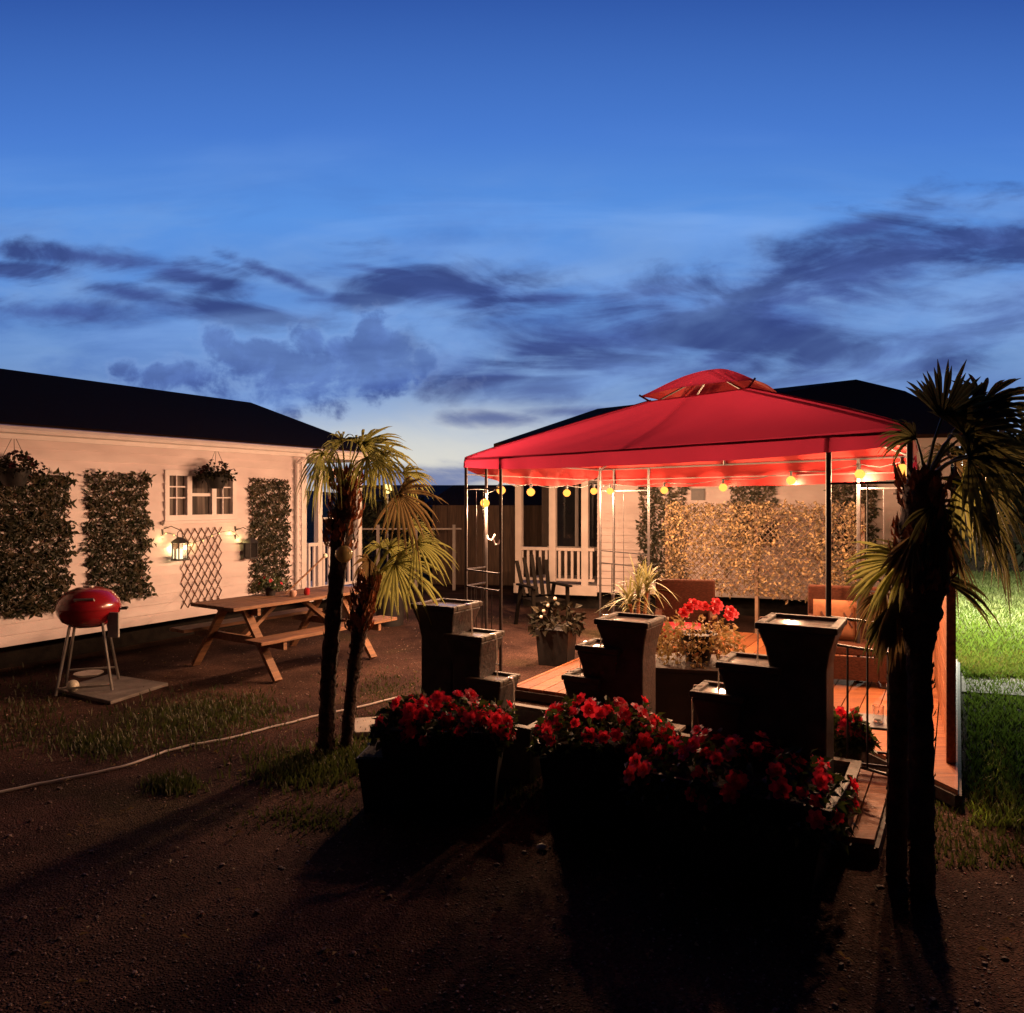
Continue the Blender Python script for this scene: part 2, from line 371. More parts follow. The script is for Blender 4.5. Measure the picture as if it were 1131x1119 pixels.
def railing(parent, x0, x1, y, z0, z1, nb, m='trim', side=None):
    r = MB(); r.bar((x0, y, z1), (x1, y, z1), .09, .05)
    r.bar((x0, y, z0), (x1, y, z0), .06, .04)
    for i in range(nb):
        x = x0+(x1-x0)*(i+.5)/nb; r.box(x-.02, x+.02, y-.015, y+.015, z0+.02, z1-.025)
    return r.build('railing', m, parent)

# ---- left house (local x runs along the wall, away from the viewer; y into the house)
house = thing('house', 'low white sided house along the left with ivy panels, window and dark hip roof', 'house', OL, RL)
XE = 4.31
win = (1.95, 2.93, 1.62, 2.12)
lap_siding(-7, XE, .30, 2.56, holes=[(1.93, 2.95, 1.60, 2.14)]).build('wall', 'siding', house)
e = MB(); e.box(-7, XE, .1, 4.4, .3, 2.55, None); e.box(XE-.1, XE, -.02, .1, .3, 2.55)
e.build('wall', 'trim', house)
MB().box(-6.9, 5.9, .35, 4.2, 0, .3).build('foundation', 'skirt', house)
MB().tube([(XE-.22,-.33,2.5),(XE-.22,-.08,2.35),(XE-.22,-.08,.45)], .032, 10).build('downpipe', 'trim', house, True)
MB().box(XE-.09, XE+.012, -.044, -.032, .3, 2.55).box(XE+.002, XE+.014, -.03, .10, .3, 2.55).build('corner_board', 'trim', house)
# roof
ro = MB(); ex = 5.8
A_, B_, C_, D_ = (-8,-.3,2.6), (ex,-.3,2.6), (ex,4.7,2.6), (-8,4.7,2.6); E_, F_ = (-8,2.2,3.52), (5.25,2.2,3.52)
ro.add([A_,B_,C_,D_,E_,F_]+[(p[0],p[1],p[2]-.03) for p in (A_,B_,C_,D_)], [(0,1,5,4),(1,2,5),(2,3,4,5),(0,4,3),(6,9,8,7),(0,6,7,1),(1,7,8,2),(2,8,9,3),(3,9,6,0)])
rf = ro.build('roof', 'shingle', house)
MB().box(-8, ex-.02, -.285, -.25, 2.44, 2.568).box(ex-.05, ex-.02, -.25, 4.6, 2.44, 2.568).box(-8, ex-.05, -.25, 0.0, 2.545, 2.567).build('fascia', 'trim', house)
gt = MB(); gt.tube([(-8,-.335,2.53),(ex,-.335,2.53)], .045, 8); gt.build('gutter', 'trim', house, True)
# window of three lights
wx0, wx1, wz0, wz1 = win
w = MB()
for a, b, c, d in ((wx0-.06,wx1+.06,wz1,wz1+.07),(wx0-.06,wx1+.06,wz0-.07,wz0),(wx0-.06,wx0,wz0,wz1),(wx1,wx1+.06,wz0,wz1)): w.box(a, b, -.05, .02, c, d)
t1, t2 = wx0+.30, wx1-.30
for x in (t1, t2): w.box(x-.035, x+.035, -.045, .02, wz0, wz1)
wf = w.build('window', 'trim', house)
MB().box(wx0, wx1, .03, .05, wz0, wz1).build('pane', 'pane', wf)
mu = MB()
for x0, x1 in ((wx0, t1-.035), (t2+.035, wx1)):
    for z in (wz0+.22, wz0+.36): mu.box(x0, x1, -.01, .025, z-.008, z+.008)
    mu.box((x0+x1)/2-.007, (x0+x1)/2+.007, -.012, .023, wz0, wz1)
mu.box(t1+.035, t2-.035, -.01, .025, wz0+.24, wz0+.28)
mu.build('muntin', 'trim', wf)
MB().box(wx0-.1, wx1+.1, -.09, -.02, wz0-.11, wz0-.072).build('sill', 'trim', wf)
# porch at the far end
po = MB(); po.box(XE+.02, 5.7, -.05, 1.9, .25, .38); po.build('porch_floor', 'trim', house)
MB().box(XE+.02, 5.7, 1.9, 2.0, .38, 2.5).build('porch_back_wall', 'dark_wood', house)  # house wall coloured dark to stand in for shade inside the porch
for x, y in ((4.62,0), (5.55,0), (5.62,1.8)):
    MB().box(x-.045, x+.045, y-.04, y+.05, .38, 2.54).build('porch_post', 'trim', house)
railing(house, 4.36, 4.57, .0, .45, 1.12, 2); railing(house, 4.67, 5.5, .0, .45, 1.12, 7)
MB().box(4.62, 5.6, -.03, .0, 2.15, 2.3).build('porch_beam', 'trim', house)
MB().box(4.67, 5.5, .02, .05, 1.5, 1.53).build('clothes_line', 'trim', house)
MB().box(4.9, 5.5, 1.86, 1.895, .9, 2.1).build('porch_window', 'glass_dark', house)

# ---- right house
hr = thing('house', 'white sided house behind the red gazebo with dark roof and railed porch', 'house', ORt, RRt)
XW = 1.3
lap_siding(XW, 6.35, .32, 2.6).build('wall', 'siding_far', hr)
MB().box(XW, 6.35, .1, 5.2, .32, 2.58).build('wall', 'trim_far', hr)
MB().box(-.05, 6.3, .3, 5, 0, .32).build('foundation', 'skirt', hr)
MB().box(-.05, XW, 1.5, 5.0, .42, 2.58).build('wall', 'dark_wood', hr)
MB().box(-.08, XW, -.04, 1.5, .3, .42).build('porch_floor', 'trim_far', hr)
pfr = MB().box(.12, 1.15, 1.45, 1.497, .95, 2.1).build('porch_window', 'glass_dark', hr)
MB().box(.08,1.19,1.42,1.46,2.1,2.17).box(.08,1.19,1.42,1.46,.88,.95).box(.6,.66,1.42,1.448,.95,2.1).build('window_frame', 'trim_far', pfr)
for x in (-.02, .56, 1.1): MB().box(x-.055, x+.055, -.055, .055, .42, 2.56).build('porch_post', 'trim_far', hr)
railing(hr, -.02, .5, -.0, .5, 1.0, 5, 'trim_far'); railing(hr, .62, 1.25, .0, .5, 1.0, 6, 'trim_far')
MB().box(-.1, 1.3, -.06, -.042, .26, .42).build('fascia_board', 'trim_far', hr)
ro = MB()
def P(x, y, z): return (x, y, z)
v = [P(-.35,-.35,2.72), P(6.75,-.35,2.72), P(6.75,5.6,2.72), P(-.35,5.6,2.72), P(.74,2.8,3.60), P(5.44,2.8,3.96), P(6.1,2.0,3.62)]
ro.add(v+[(p[0],p[1],p[2]-.05) for p in v[:4]], [(0,1,6,5,4) if False else (0,1,6),(0,6,5),(0,5,4),(1,2,6),(2,5,6),(2,3,4,5),(3,0,4),(7,10,9,8),(0,7,8,1),(1,8,9,2),(2,9,10,3),(3,10,7,0)])
ro.build('roof', 'shingle', hr)
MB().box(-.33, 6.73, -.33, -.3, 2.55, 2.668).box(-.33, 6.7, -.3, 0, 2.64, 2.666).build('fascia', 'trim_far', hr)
MB().box(2.88-.1, 2.88+.1, -.06, -.024, 1.80, 1.98).build('wall_vent', 'metal_dark', hr)

# ---- distant shed, far roof, hedges
sh = thing('shed', 'brown vertical board shed with dark gable roof beyond the gazebo', 'shed', (-.85, 16.2, 0), R(-8))
MB().box(-.85, 1.6, 0, 2.4, 0, 1.72).build('wall', 'shed_wood', sh)
rb = MB(); rb.add([(-1.0,-.2,1.68),(1.75,-.2,1.68),(1.75,1.2,2.12),(-.65,1.2,2.12),(-1.0,2.6,1.68),(1.75,2.6,1.68)], [(0,1,2,3),(3,2,5,4),(0,3,4),(1,5,2),(0,4,5,1)]); rb.build('roof', 'shingle', sh)
bt = MB()
for i in range(9): bt.box(-.8+i*.29, -.77+i*.29, -.02, 0, 0, 1.68)
bt.build('batten', 'shed_wood', sh)
nb = thing('neighbour_house', 'distant pale building with low pinkish roof seen past the left palm', 'house', (-2.3, 24, 0), R(5))
MB().box(-2.6, 1.0, 0, 4, 0, 1.6).build('wall', 'siding', nb)
MB().add([(-2.9,-.3,1.55),(1.2,-.3,1.55),(1.0,2,2.25),(-2.6,2,2.25),(-2.9,4.3,1.55),(1.2,4.3,1.55)], [(0,1,2,3),(3,2,5,4),(0,3,4),(1,5,2),(0,4,5,1)]).build('roof', 'roof_far', nb)

def crown(mb, c, rad, n, L=.22, seed=0):
    rng = random.Random(seed); cl = []
    for k in range(9):
        d = Vector((rng.uniform(-1,1), rng.uniform(-1,1), rng.uniform(-.6,1))); cl.append((Vector((d.x*rad[0]*.6, d.y*rad[1]*.6, d.z*rad[2]*.6)), rng.uniform(.35,.6)))
    for i in range(n):
        o, q = rng.choice(cl); d = Vector((rng.gauss(0,1), rng.gauss(0,1), rng.gauss(0,1))).normalized()
        p = Vector(c)+o+Vector((d.x*rad[0], d.y*rad[1], d.z*rad[2]))*q*rng.uniform(.6,1.05)
        a = (d+rvec()*.7).normalized(); mb.leaf(p, a, rvec(), L*rng.uniform(.6,1.2), L*.5)
def tree(label, x, y, h, rad, n, L, seed, cat='tree', name='tree', group=None):
    t = thing(name, label, cat, (x, y, 0), 0, group)
    tr = MB(); tr.tube([(0,0,0),(.05,0,h*.3),(-.03,.05,h*.6),(0,0,h*.85)], [h*.045,h*.035,h*.022,h*.01], 8)
    for k in range(4):
        a = k*1.7; tr.tube([(0,0,h*(.35+.1*k)),(math.cos(a)*rad[0]*.5, math.sin(a)*rad[1]*.5, h*(.55+.1*k))], [h*.018,h*.006], 6)
    tr.build('trunk', 'bark', t, True)
    c = MB(); crown(c, (0,0,h-rad[2]), rad, n, L, seed); c.build('crown', 'tree_leaf', t)
    return t
tree('dark bushy tree filling the gap beyond the lawn at the right edge', 13.0, 19.5, 3.3, (3.2,2,1.62), 4200, .34, 3)
tree('lower dark tree left of the bushy one, behind the right palm fronds', 9.9, 20.5, 3.2, (2.0,1.6,1.6), 3000, .3, 4)
tree('small dark shrub tree at the far end of the lawn beside the house', 17.0, 20, 3.2, (2.6,2,1.56), 2600, .32, 5)
tree('dark round shrub beyond the porch of the left house', -3.1, 17.5, 2.05, (1.0,.8,.98), 2200, .16, 6, 'shrub', 'shrub')
tree('dark low shrub between the left palm and the brown shed', -1.95, 18.2, 1.9, (.8,.8,.9), 1800, .16, 8, 'shrub', 'shrub')
hd = thing('hedge', 'long dark clipped hedge closing off the back of the lawn', 'hedge', (12.5, 18.8, 0), R(-6))
hm = MB(); rg = random.Random(4)
for i in range(9000):
    p = Vector((rg.uniform(-4.6,5), rg.uniform(-.3,.3), rg.uniform(.02,1.55)))
    hm.leaf(p, rvec(), rvec(), rg.uniform(.08,.16), .06)
hm.build('foliage', 'tree_leaf', hd); MB().box(-4.5,4.9,-.2,.25,0,1.4).build('inner_mass', 'bark', hd)
# pale rail fence
fn = thing('rail_fence', 'pale two rail fence in front of the dark shrubs behind the left palm', 'fence', (-3.4, 15.2, 0), R(2))
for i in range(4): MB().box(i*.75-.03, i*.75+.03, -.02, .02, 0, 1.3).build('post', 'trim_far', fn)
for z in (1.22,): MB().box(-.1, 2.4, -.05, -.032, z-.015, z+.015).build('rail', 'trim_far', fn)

# ------------------------------------------------------------------ ivy panels
def ivy_panel(parent_loc, rz, w, h, z0, n, label, group, leafm='ivy', latm='lattice', L=.06, name='ivy_panel', off=-.03, legs=False, thin=None, step=.11, fill=None):
    t = thing(name, label, 'ivy panel' if not legs else 'garden screen', parent_loc, rz, group)
    lt = MB(); hx = w
    k = -int(h/step)-1
    while k*step < w:
        # diagonal slats clipped to the panel
        for sg in (1, -1):
            pts2 = []
            for s in (0, 1):
                x = k*step + (h if s else 0)
                pts2.append((x, s*h))
            (xa, za), (xb, zb) = pts2
            if xa < 0: za += (0-xa); xa = 0
            if xb > w: zb -= (xb-w); xb = w
            if zb-za > .02:
                if sg == -1: xa, xb = w-xa, w-xb
                yv = off-.004 if sg == 1 else off+.004
                lt.bar((xa, yv, z0+za), (xb, yv, z0+zb), .006, .014, up=(0,1,0))
        k += 1
    lt.build('lattice', latm, t)
    f = MB()
    for i in range(n):
        x, z = rr(-.02, w+.02), rr(-.02, h+.02); eg = .035*math.sin(z*23)+.03*math.sin(z*9+1)+.02*math.sin(x*31)
        if x < .02-eg or x > w-.02+eg or z > h+eg*.7 or z < -eg*.7: continue
        if thin and rnd() < thin(x/w, z/h): continue
        p = Vector((x, off-rr(.0, .06), z0+z)); d = Vector((rr(-1,1), rr(-.5,.05), rr(-1.1,.7))).normalized()
        f.leaf(p, d, Vector((rr(-.6,.6), -1, rr(-.5,.7))), L*rr(.5,1.55), L*rr(.35,.75))
    f.build('foliage', leafm, t)
    if legs:
        for x in (.02, w*.5, w-.02): MB().box(x-.02, x+.02, .0, .04, 0, z0+h-.02).build('stake', 'willow', t)
    return t
def wall_x(px):   # distance along left wall at a photo column
    k = (px-CX)/F; return (k*OL.y-OL.x)/(.492-k*.871)
def wall_z(px, py):
    x = wall_x(px); return CH+(HY-py)/F*(OL.y+.871*x)
def left_panel(p0, p1, py0, py1, n, label):
    x0, x1 = wall_x(p0), wall_x(p1); z1 = wall_z((p0+p1)/2, py0); z0 = wall_z((p0+p1)/2, py1)
    return ivy_panel(LH(x0, 0), RL, x1-x0, z1-z0, z0, n, label, 'ivy panels on the left house wall')
left_panel(-14, 76, 525, 676, 2500, 'widest dark ivy panel, on the left house wall behind the red grill')
left_panel(93, 163, 524, 661, 2000, 'dark ivy panel on the left house wall between the grill and the small window')
left_panel(273, 317, 529, 653, 1900, 'narrowest ivy panel on the left house wall, above the picnic table end')
def rwall_x(px):
    k = (px-CX)/F; return (k*ORt.y-ORt.x)/(.952+k*.305)
def rwall_z(px, py):
    x = rwall_x(px); return CH+(HY-py)/F*(ORt.y-.305*x)
for p0, p1, a, b, n, lb in ((706,758,538,640,1500,'dark ivy panel on the far house wall beside the porch'),
                            (806,856,520,600,1200,'dark ivy panel showing above the middle of the leafy screen'),
                            (914,968,518,612,1400,'dark ivy panel on the far house wall above the right end of the leafy screen')):
    x0, x1 = rwall_x(p0), rwall_x(p1); z1 = rwall_z((p0+p1)/2, a); z0 = rwall_z((p0+p1)/2, b)
    ivy_panel(RH(x0, 0), RRt, x1-x0, z1-z0, z0, n, lb, 'ivy panels on the far house wall')
# free standing leafy screen in front of the far house
s0 = AT(735, 600, 10.6); s1 = AT(955, 600, 8.9); sv = (s1-s0); sw = math.hypot(sv.x, sv.y)
def thin(u, v_):
    if v_ > .84: return 0
    k = 0.22
    if v_ < .3: k = .6
    if .54 < u < .76: k = max(k, .6)
    if u < .1 or .3 < u < .5 and v_ > .3 or u > .85: k = 0
    return k
ivy_panel((s0.x, s0.y, 0), math.atan2(sv.y, sv.x), sw, 1.17, .60, 5800, 'long pale leafy lattice screen standing behind the wicker chairs', None, 'screen_ivy', 'willow', .05, 'leaf_screen', 0, True, thin, .075)

# ------------------------------------------------------------------ deck
DZ = .12
uu, vv = Vector((.866,-.5)), Vector((.5,.866))
A0 = Vector((0, 7.05)); 
poly = [A0, A0+uu*2.75, Vector((2.63,4.54)), Vector((2.63,4.54))+vv*4.2, A0+uu*3.9+vv*3.2 , A0+vv*3.3]
poly[3] = Vector((4.75, 8.2)); poly[4] = Vector((3.9, 9.0)); poly[5] = A0+vv*3.9; poly[4] = A0+vv*3.9+uu*2.6; poly[3] = Vector((4.75, 8.2))
deck = thing('deck', 'low orange lit plank deck under the red gazebo', 'deck')
def clip(pl, p, n):
    out = []
    for i in range(len(pl)):
        a, b = pl[i], pl[(i+1) % len(pl)]; da, db = (a-p).dot(n), (b-p).dot(n)
        if da >= 0: out.append(a)
        if da*db < 0: out.append(a+(b-a)*(da/(da-db)))
    return out
def planks(poly, d, w, z0, z1, name, m, parent):
    mb = MB(); nrm = Vector((-d.y, d.x)); ts = [p.dot(nrm) for p in poly]; t = min(ts)
    while t < max(ts):
        q = clip(clip(poly, nrm*(t+.004), nrm), nrm*(t+w-.004), -nrm)
        if len(q) > 2:
            ar = sum(q[i].x*q[(i+1) % len(q)].y-q[(i+1) % len(q)].x*q[i].y for i in range(len(q)))
            if ar < 0: q.reverse()
            mb.prism(q, z0+rr(0,.002), z1-rr(0,.002))
        t += w
    return mb.build(name, m, parent)
planks(poly[:], vv, .14, DZ-.03, DZ, 'planks', 'deck_wood', deck)
fr = MB()
for i in range(len(poly)):
    a, b = poly[i], poly[(i+1) % len(poly)]; fr.bar((a.x, a.y, .055), (b.x, b.y, .055), .04, .07)
fr.build('frame', 'dark_wood', deck)
stp = thing('wooden_step', 'weathered plank step leading to the deck beside the right palm', 'step')
sp_ = [Vector((1.50,4.0)), Vector((1.84,3.9)), Vector((2.4,4.84)), Vector((2.09,5.0))]
planks(sp_, (sp_[2]-sp_[1]).normalized(), .11, DZ-.035, DZ-.005, 'planks', 'deck_wood', stp)
sf = MB()
for i in range(4):
    a, b = sp_[i], sp_[(i+1) % 4]; sf.bar((a.x, a.y, .04), (b.x, b.y, .04), .035, .07)
sf.build('frame', 'dark_wood', stp)
# board wall on the right edge of the deck
bw0 = Vector((2.86, 5.02)); bw = thing('board_wall', 'edge-on orange timber privacy wall along the right side of the deck', 'wall', (bw0.x, bw0.y, 0), math.atan2(2.68,1.36))
MB().box(-.035, .035, -.03, .025, DZ, 1.62).build('end_post', 'deck_wood', bw, bevel=.005)
for z in range(9): MB().box(.04, 3.2, -.012, .012, DZ+.05+z*.165, DZ+.05+z*.165+.15).build('board', 'deck_wood', bw)
MB().box(3.2, 3.3, -.05, .05, DZ, 1.62).build('end_post', 'wood', bw)
MB().box(-.05, 3.32, -.035, .035, 1.62, 1.645).build('cap', 'deck_wood', bw)

# ------------------------------------------------------------------ gazebo
FL = Vector((-.45,7.53)); FR = Vector((2.17,4.2)); BL = Vector((1.17,10.2)); BR = Vector((3.52,6.8)); gl = (FR-FL).length; gw = (BL-FL).length
def GZ(a, b, z=0):
    s_, t_ = a/gl, b/gw; p = (FL*(1-s_)+FR*s_)*(1-t_)+(BL*(1-s_)+BR*s_)*t_; return Vector((p.x, p.y, z))
gu = (FR-FL).normalized(); gv = (BL-FL).normalized()
GC = Vector((1.82, 7.02)); _cp = FL.lerp(FR,.5).lerp(BL.lerp(BR,.5),.5); CSH = Vector((GC.x-_cp.x, GC.y-_cp.y, 0))
gz = thing('gazebo', 'red fabric gazebo with vented top on thin dark metal posts', 'gazebo')
ZT = 2.24
def canopy():
    mb = MB(); NS = 48; NT = 24; c = (gl/2, gw/2)
    hs = .52
    inner = [(c[0]-hs, c[1]-hs), (c[0]+hs, c[1]-hs), (c[0]+hs, c[1]+hs), (c[0]-hs, c[1]+hs)]
    outer = [(0,0), (gl,0), (gl,gw), (0,gw)]
    for k in range(4):
        o0, o1, i0, i1 = outer[k], outer[(k+1) % 4], inner[k], inner[(k+1) % 4]; vs = []
        for t in range(NT+1):
            f = t/NT
            for s in range(NS+1):
                g_ = s/NS; e_ = abs(2*g_-1)
                ox, oy = o0[0]+(o1[0]-o0[0])*g_, o0[1]+(o1[1]-o0[1])*g_; ix, iy = i0[0]+(i1[0]-i0[0])*g_, i0[1]+(i1[1]-i0[1])*g_
                z = ZT+.485*(f**.92) - .045*math.sin(math.pi*f)*(1-e_**2) + (.011*math.sin(g_*19+k+2*f)+.007*math.sin(g_*41+3*k-5*f))*math.sin(math.pi*min(1, f*1.3))*.7
                z -= .02*(1-f)*(1-e_**4)
                vs.append(GZ(ox+(ix-ox)*f, oy+(iy-oy)*f, z)+CSH*f)
        mb.add(vs, [(t*(NS+1)+s, t*(NS+1)+s+1, (t+1)*(NS+1)+s+1, (t+1)*(NS+1)+s) for t in range(NT) for s in range(NS)])
    return mb.build('canopy', 'canopy', gz, True)
canopy()
sm = MB()     # sewn seams on the hips and mid panels
for k, (a, b) in enumerate(((0,0),(gl,0),(gl,gw),(0,gw))):
    ia, ib = (gl/2-.52 if a == 0 else gl/2+.52), (gw/2-.52 if b == 0 else gw/2+.52); vs = []
    for t in range(15):
        f = t/14; p = GZ(a+(ia-a)*f, b+(ib-b)*f, ZT+.489*f**.92-.014*(1-f)*0)+CSH*f; dd = (GZ(ia, ib)+CSH-GZ(a, b)); dd.z = 0; dd.normalize(); sd = Vector((-dd.y, dd.x, 0))
        vs += [p-sd*.016-Vector((0,0,.003)), p+Vector((0,0,.006)), p+sd*.016-Vector((0,0,.003))]
    sm.add(vs, [q for t in range(14) for q in ((t*3, t*3+1, t*3+4, t*3+3), (t*3+1, t*3+2, t*3+5, t*3+4))])
sm.build('hip_seam', 'canopy', gz)
def valance(a, b, out, d0=.15, d1=.24):
    mb = MB(); n = 40; vs = []
    for i in range(n+1):
        f = i/n; p = a+(b-a)*f; e_ = 1-abs(2*f-1)**3
        z = ZT-.02*(1-abs(2*f-1)**4)
        wv = .012*math.sin(f*31)+.008*math.sin(f*57+1)
        q = p+out*(.015); q.z = z; r_ = p+out*(.02+wv); r_.z = z-(d0+(d1-d0)*e_)*.5; s_ = p+out*(.02+wv*1.6); s_.z = z-(d0+(d1-d0)*e_)
        vs += [q, r_, s_]
    mb.add(vs, [f for i in range(n) for f in ((i*3, i*3+3, i*3+4, i*3+1), (i*3+1, i*3+4, i*3+5, i*3+2))])
    return mb.build('valance', 'canopy', gz, True)
g3u = Vector((gu.x, gu.y, 0)); g3v = Vector((gv.x, gv.y, 0))
def outn(a, b): d = (b-a).normalized(); return Vector((d.y, -d.x, 0))
valance(GZ(0,0), GZ(gl,0), outn(GZ(0,0), GZ(gl,0)), .10, .13); valance(GZ(0,gw), GZ(gl,gw), -outn(GZ(0,gw), GZ(gl,gw)), .22, .25)
valance(GZ(0,0), GZ(0,gw), -outn(GZ(0,0), GZ(0,gw)), .10, .24); valance(GZ(gl,0), GZ(gl,gw), outn(GZ(gl,0), GZ(gl,gw)), .12, .22)
# upper cap, lifted on short ribs
cp = MB(); hs = .62; cc = (gl/2, gw/2); NS = 10; NT = 8
crn = [(cc[0]-hs,cc[1]-hs),(cc[0]+hs,cc[1]-hs),(cc[0]+hs,cc[1]+hs),(cc[0]-hs,cc[1]+hs)]
for k in range(4):
    vs = []; o0, o1 = crn[k], crn[(k+1) % 4]
    for t in range(NT+1):
        f = t/NT
        for s in range(NS+1):
            g_ = s/NS; ox, oy = o0[0]+(o1[0]-o0[0])*g_, o0[1]+(o1[1]-o0[1])*g_
            z = 2.79+.215*math.sin(f*math.pi/2)**1.15 + .03*abs(2*g_-1)**2*(1-f)*-1
            vs.append(GZ(ox+(cc[0]-ox)*f, oy+(cc[1]-oy)*f, z)+CSH)
    cp.add(vs, [(t*(NS+1)+s, t*(NS+1)+s+1, (t+1)*(NS+1)+s+1, (t+1)*(NS+1)+s) for t in range(NT) for s in range(NS)])
cp.build('vent_cap', 'canopy', gz, True)
fr = MB()
outer = [(0,0),(gl,0),(gl,gw),(0,gw)]; inn = [(gl/2-.5,gw/2-.5),(gl/2+.5,gw/2-.5),(gl/2+.5,gw/2+.5),(gl/2-.5,gw/2+.5)]
for k in range(4):
    a, b = outer[k], outer[(k+1) % 4]; fr.bar(GZ(*a, ZT-.035), GZ(*b, ZT-.035), .015)
    fr.tube([GZ(*a, ZT-.03), GZ((a[0]*.5+inn[k][0]*.5), (a[1]*.5+inn[k][1]*.5), ZT+.22)+CSH*.5, GZ(*inn[k], ZT+.455)+CSH], .011, 6)
    m0 = ((a[0]+b[0])/2, (a[1]+b[1])/2); i1 = inn[(k+1) % 4]; mi = ((inn[k][0]+i1[0])/2, (inn[k][1]+i1[1])/2)
    fr.tube([GZ(*m0, ZT-.03), GZ((m0[0]+mi[0])/2, (m0[1]+mi[1])/2, ZT+.165)+CSH*.5, GZ(*mi, ZT+.445)+CSH], .011, 6)
    fr.bar(GZ(*inn[k], ZT+.46)+CSH, GZ(*i1, ZT+.46)+CSH, .02)
    fr.tube([GZ(*inn[k], ZT+.46)+CSH, GZ(crn[k][0], crn[k][1], 2.775)+CSH], .009, 6)
    fr.tube([GZ(*inn[k], ZT+.46)+CSH, GZ(*cc, 2.99)+CSH], .009, 6)
    # low stretcher under the eave
    if k in (1, 2, 3): fr.bar(GZ(*a, ZT-.17), GZ(*b, ZT-.17), .010)
fr.build('roof_frame', 'metal_dark', gz)
posts = {'FL': (0,0), 'FLa': (.56,0), 'FLb': (0,.36), 'BL': (0,gw), 'BLa': (.27,gw), 'BLb': (.92,gw), 'FR': (gl,0), 'FRa': (gl-.47,0), 'FRb': (gl,.5), 'BR': (gl,gw), 'BRa': (gl-.5,gw), 'BRb': (gl,gw-.5)}
for k, (a, b) in posts.items():
    zb = DZ if k in ('FLa','BL','BLa','BLb','BR','BRa','BRb') else 0
    p = MB(); rr_ = .016; p.tube([GZ(a,b,zb), GZ(a,b,ZT-.03)], rr_, 10); p.tube([GZ(a,b,zb), GZ(a,b,zb+.012)], .04, 10)
    p.build('post', 'metal_dark', gz, True)
def corner_panel(a, b):
    mb = MB(); pa, pb = GZ(*a), GZ(*b)
    for z in (1.93, 1.14, .98, .3): mb.bar(pa+Vector((0,0,z)), pb+Vector((0,0,z)), .014)
    for z_ in (0,): mb.bar(pa+(pb-pa)*.5+Vector((0,0,.98)), pa+(pb-pa)*.5+Vector((0,0,1.93)), .007)
    n = 4
    for i in range(1, n):
        q = pa+(pb-pa)*i/n; mb.bar(q+Vector((0,0,.3)), q+Vector((0,0,.98)), .009)
    # a small scroll between the rails
    c_ = pa+(pb-pa)*.5; pts_ = []
    d_ = (pb-pa).normalized()
    for i in range(15):
        an = i/14*1.9*math.pi; pts_.append(c_+d_*(.07*math.cos(an))+Vector((0,0,1.5+.07*math.sin(an)+.0)))
    mb.build('corner_panel', 'metal_dark', gz)
for a, b in (('FL','FLa'),('FL','FLb'),('BL','BLb'),('FR','FRa'),('FR','FRb'),('BR','BRa'),('BR','BRb')): corner_panel(posts[a], posts[b])
# tie-back hooks
for nm, dx in (('FLb', .06), ('FLa', -.05)):
    p = GZ(*posts[nm], 1.42); mb = MB(); mb.tube([p+Vector((0,0,.06)), p+Vector((dx*.4,-.01,-.0)), p+Vector((dx,-.02,-.01)), p+Vector((dx*1.5,-.03,.05))], .009, 6); mb.build('curtain_hook', 'trim', gz, True)

# ------------------------------------------------------------------ string lights
sl = thing('string_lights', 'string of glowing amber bulbs hung along the back of the red gazebo', 'string lights')
bulbs_px = [(531,555),(549,541),(582,543),(622,544),(652,542),(677,542),(737,541),(802,538),(877,530),(953,523)]
def edge_point(px):
    k = (px-CX)/F; a, b = (FL, BL) if px < 663 else (BL, BR); d = b-a
    t = (k*a.y-a.x)/(d.x-k*d.y); p = a+d*t; n_ = Vector((-d.y, d.x)).normalized()
    if (GC-p).dot(n_) < 0: n_ = -n_
    return p+n_*.05
bp = []
for px, py in bulbs_px:
    q = edge_point(px); q = Vector((q.x, q.y, CH+(HY-py)/F*q.y)); bp.append(q)
bp.append(GZ(gl-.06, gw-.5, 2.06)); bp.append(GZ(gl-.06, gw-1.3, 2.06))
wire = MB(); wp = []
for i, q in enumerate(bp):
    t = q+Vector((0,0,.085)); 
    if i:
        m_ = (wp[-1]+t)/2; m_.z -= .035; wp.append(m_)
    wp.append(t)
wire.tube(wp, .0045, 5); wire.build('wire', 'plastic_black', sl)
BP = 150.0
BC = (1.0, .55, .29)
for i, q in enumerate(bp):
    b = MB(); b.lathe([(.004,-.05),(.022,-.045),(.042,-.024),(.047,0),(.034,.024),(.014,.036)], 14, q); bo = b.build('bulb', 'bulb_glass', sl, True)
    s = MB(); s.tube([q+Vector((0,0,.034)), q+Vector((0,0,.09))], .014, 8); s.build('socket', 'plastic_black', bo)
    ld = bpy.data.lights.new('bulb_light', 'POINT'); ld.energy = BP; ld.color = BC; ld.shadow_soft_size = .04
    lo_ = bpy.data.objects.new('bulb_light', ld); COL.objects.link(lo_); lo_.parent = sl; lo_.location = q-Vector((0,0,.075))

